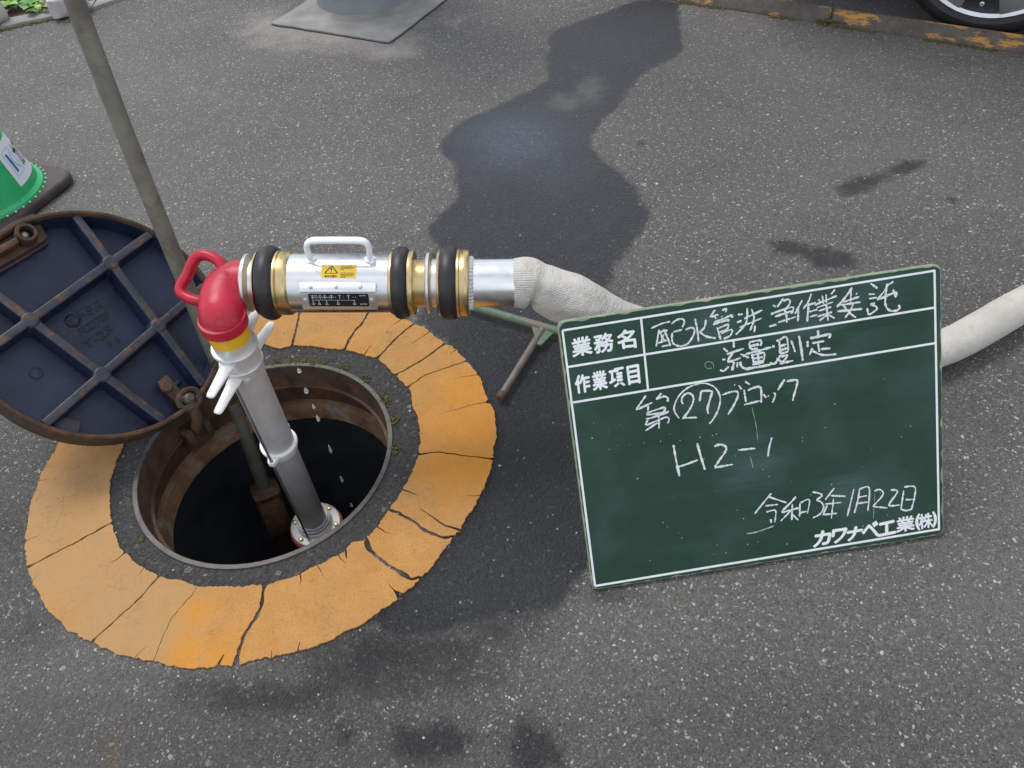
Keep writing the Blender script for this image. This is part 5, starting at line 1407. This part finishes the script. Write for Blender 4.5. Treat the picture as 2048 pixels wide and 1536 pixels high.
# ------------------------------------------------------------------ planted verge at the far left
E0 = at(-160, 92); E1 = at(0, 61); E2 = at(185, 22); E3 = at(260, -4)
q = [E0, E1, E2, E3, E3 + V((0.3, 0.6, 0)), E3 + V((0.2, 4, 0)), E0 + V((-2, 4, 0))]
ed = thing("edging_strip", "grey concrete edging strip between the asphalt and the planted bed", "kerb", E1)
off = V((0.0, 0.085, 0))
for a, b_ in ((E0, E1), (E1, E2), (E2, E3)):
    dd = (b_ - a).normalized()
    mb = MB(); p = [a + dd * 0.003, b_ - dd * 0.003, b_ - dd * 0.003 + off, a + dd * 0.003 + off]
    prism(mb, [V((x.x, x.y, -0.03)) for x in p], V((0, 0, 0.044))); build(mb, "edging_block", M_CONC, ed, bevel=0.004)
mb = MB(); prism(mb, [p + off + V((0, 0, -0.02)) for p in q], V((0, 0, 0.03))); o = build(mb, "soil", M_SOIL, smooth=0); tag(o, kind="structure")
def rock(c, sx, sy, sz, rot):
    mb = MB(); ball(mb, V((0, 0, 0)), 1.0, 20); vs = []
    cr_, sr_ = math.cos(rot), math.sin(rot)
    for p in mb.v:
        p = V(p); m_ = max(abs(p.x), abs(p.y), abs(p.z)); p = p.lerp(p / m_, 0.75)
        p *= 1 + 0.10 * noise.noise(p * 1.7 + c)
        x, y = p.x * sx, p.y * sy
        vs.append((c.x + x * cr_ - y * sr_, c.y + x * sr_ + y * cr_, c.z + p.z * sz))
    mb.v = vs
    return mb
c = at(122, 18, 0.05); o = build(rock(V((c.x + 0.01, c.y + 0.06, 0.045)), 0.075, 0.04, 0.04, 0.25), "edge_stone", M_STONEW, smooth=60); tag(o, "long white stone at the bed's edge beside the grey rod", "stone", "white edging stones of the bed")
c = at(-22, 32, 0.04); o = build(rock(V((c.x, c.y, 0.05)), 0.06, 0.05, 0.045, 0.9), "edge_stone", M_STONEW, smooth=60); tag(o, "white stone cut off by the left picture edge in the bed", "stone", "white edging stones of the bed")
def plant(c, n, size, label, mat):
    t = thing("weed_plant", label, "plant", c, "green weeds growing in the bed")
    for i in range(n):
        a = 2.399 * i + random.uniform(-.3, .3); L_ = size * random.uniform(0.6, 1.1); el = random.uniform(0.25, 0.9)
        d = V((math.cos(a) * math.cos(el), math.sin(a) * math.cos(el), math.sin(el))); s = d.cross(UP).normalized(); nn = s.cross(d)
        b0 = c + V((random.uniform(-.02, .02), random.uniform(-.02, .02), 0.01)); vs = []
        for k in range(6):
            f = k / 5; wd = L_ * 0.30 * math.sin(math.pi * min(1, f * 0.93 + 0.05)) ** 0.8
            p = b0 + d * (L_ * f) - UP * (L_ * 0.45 * f * f)
            vs += [p + s * wd + nn * wd * 0.3, p, p - s * wd + nn * wd * 0.3]
        mb = MB(); mb.add(vs, [(3 * k, 3 * k + 1, 3 * k + 4, 3 * k + 3) for k in range(5)] + [(3 * k + 1, 3 * k + 2, 3 * k + 5, 3 * k + 4) for k in range(5)])
        build(mb, "leaf", mat, t, smooth=70)
for (x, y, n_, s_, m_, l_) in ((22, 22, 10, 0.085, M_LEAF2, "leafy green weed at the bed's edge next to the cut off white stone"), (45, 6, 11, 0.095, M_LEAF, "bushiest green weed at the top of the bed"), (68, 22, 10, 0.08, M_LEAF, "green weed between the bushy weed and the long white stone"), (88, 26, 7, 0.055, M_LEAF2, "small pale weed touching the long white stone"), (10, -6, 9, 0.09, M_LEAF, "weed at the far top left corner of the bed")):
    c = at(x, y, 0.01); plant(V((c.x, c.y, 0.012)), n_, s_, l_, m_)
mb = MB()
for i in range(260):
    t = random.random(); p = E1.lerp(E2, t) + V((0, -abs(random.gauss(0, 0.01)), 0)); ball(mb, p, random.uniform(0.002, 0.006), 6)
o = build(mb, "edging_moss", M_MOSS, smooth=60); tag(o, kind="stuff")

# ------------------------------------------------------------------ loose grit on the asphalt
mb = MB()
for i in range(900):
    x, y = random.uniform(-100, 2150), random.uniform(100, 1560)
    p = at(x, y)
    if (p - HC).length < 0.27: continue
    s = random.uniform(0.0010, 0.0026)
    vs = [p + V((s * random.uniform(.6, 1.4) * math.cos(a), s * random.uniform(.6, 1.4) * math.sin(a), -0.0002)) for a in (0, 1.3, 2.5, 3.8, 5)]
    mb.add(vs + [p + V((0, 0, s * 0.7))], [(0, 1, 5), (1, 2, 5), (2, 3, 5), (3, 4, 5), (4, 0, 5)])
o = build(mb, "grit", simple("pale_grit", (0.42, 0.41, 0.39), 0.8, 0, 0.5, 120), smooth=0, clean=False); tag(o, kind="stuff")
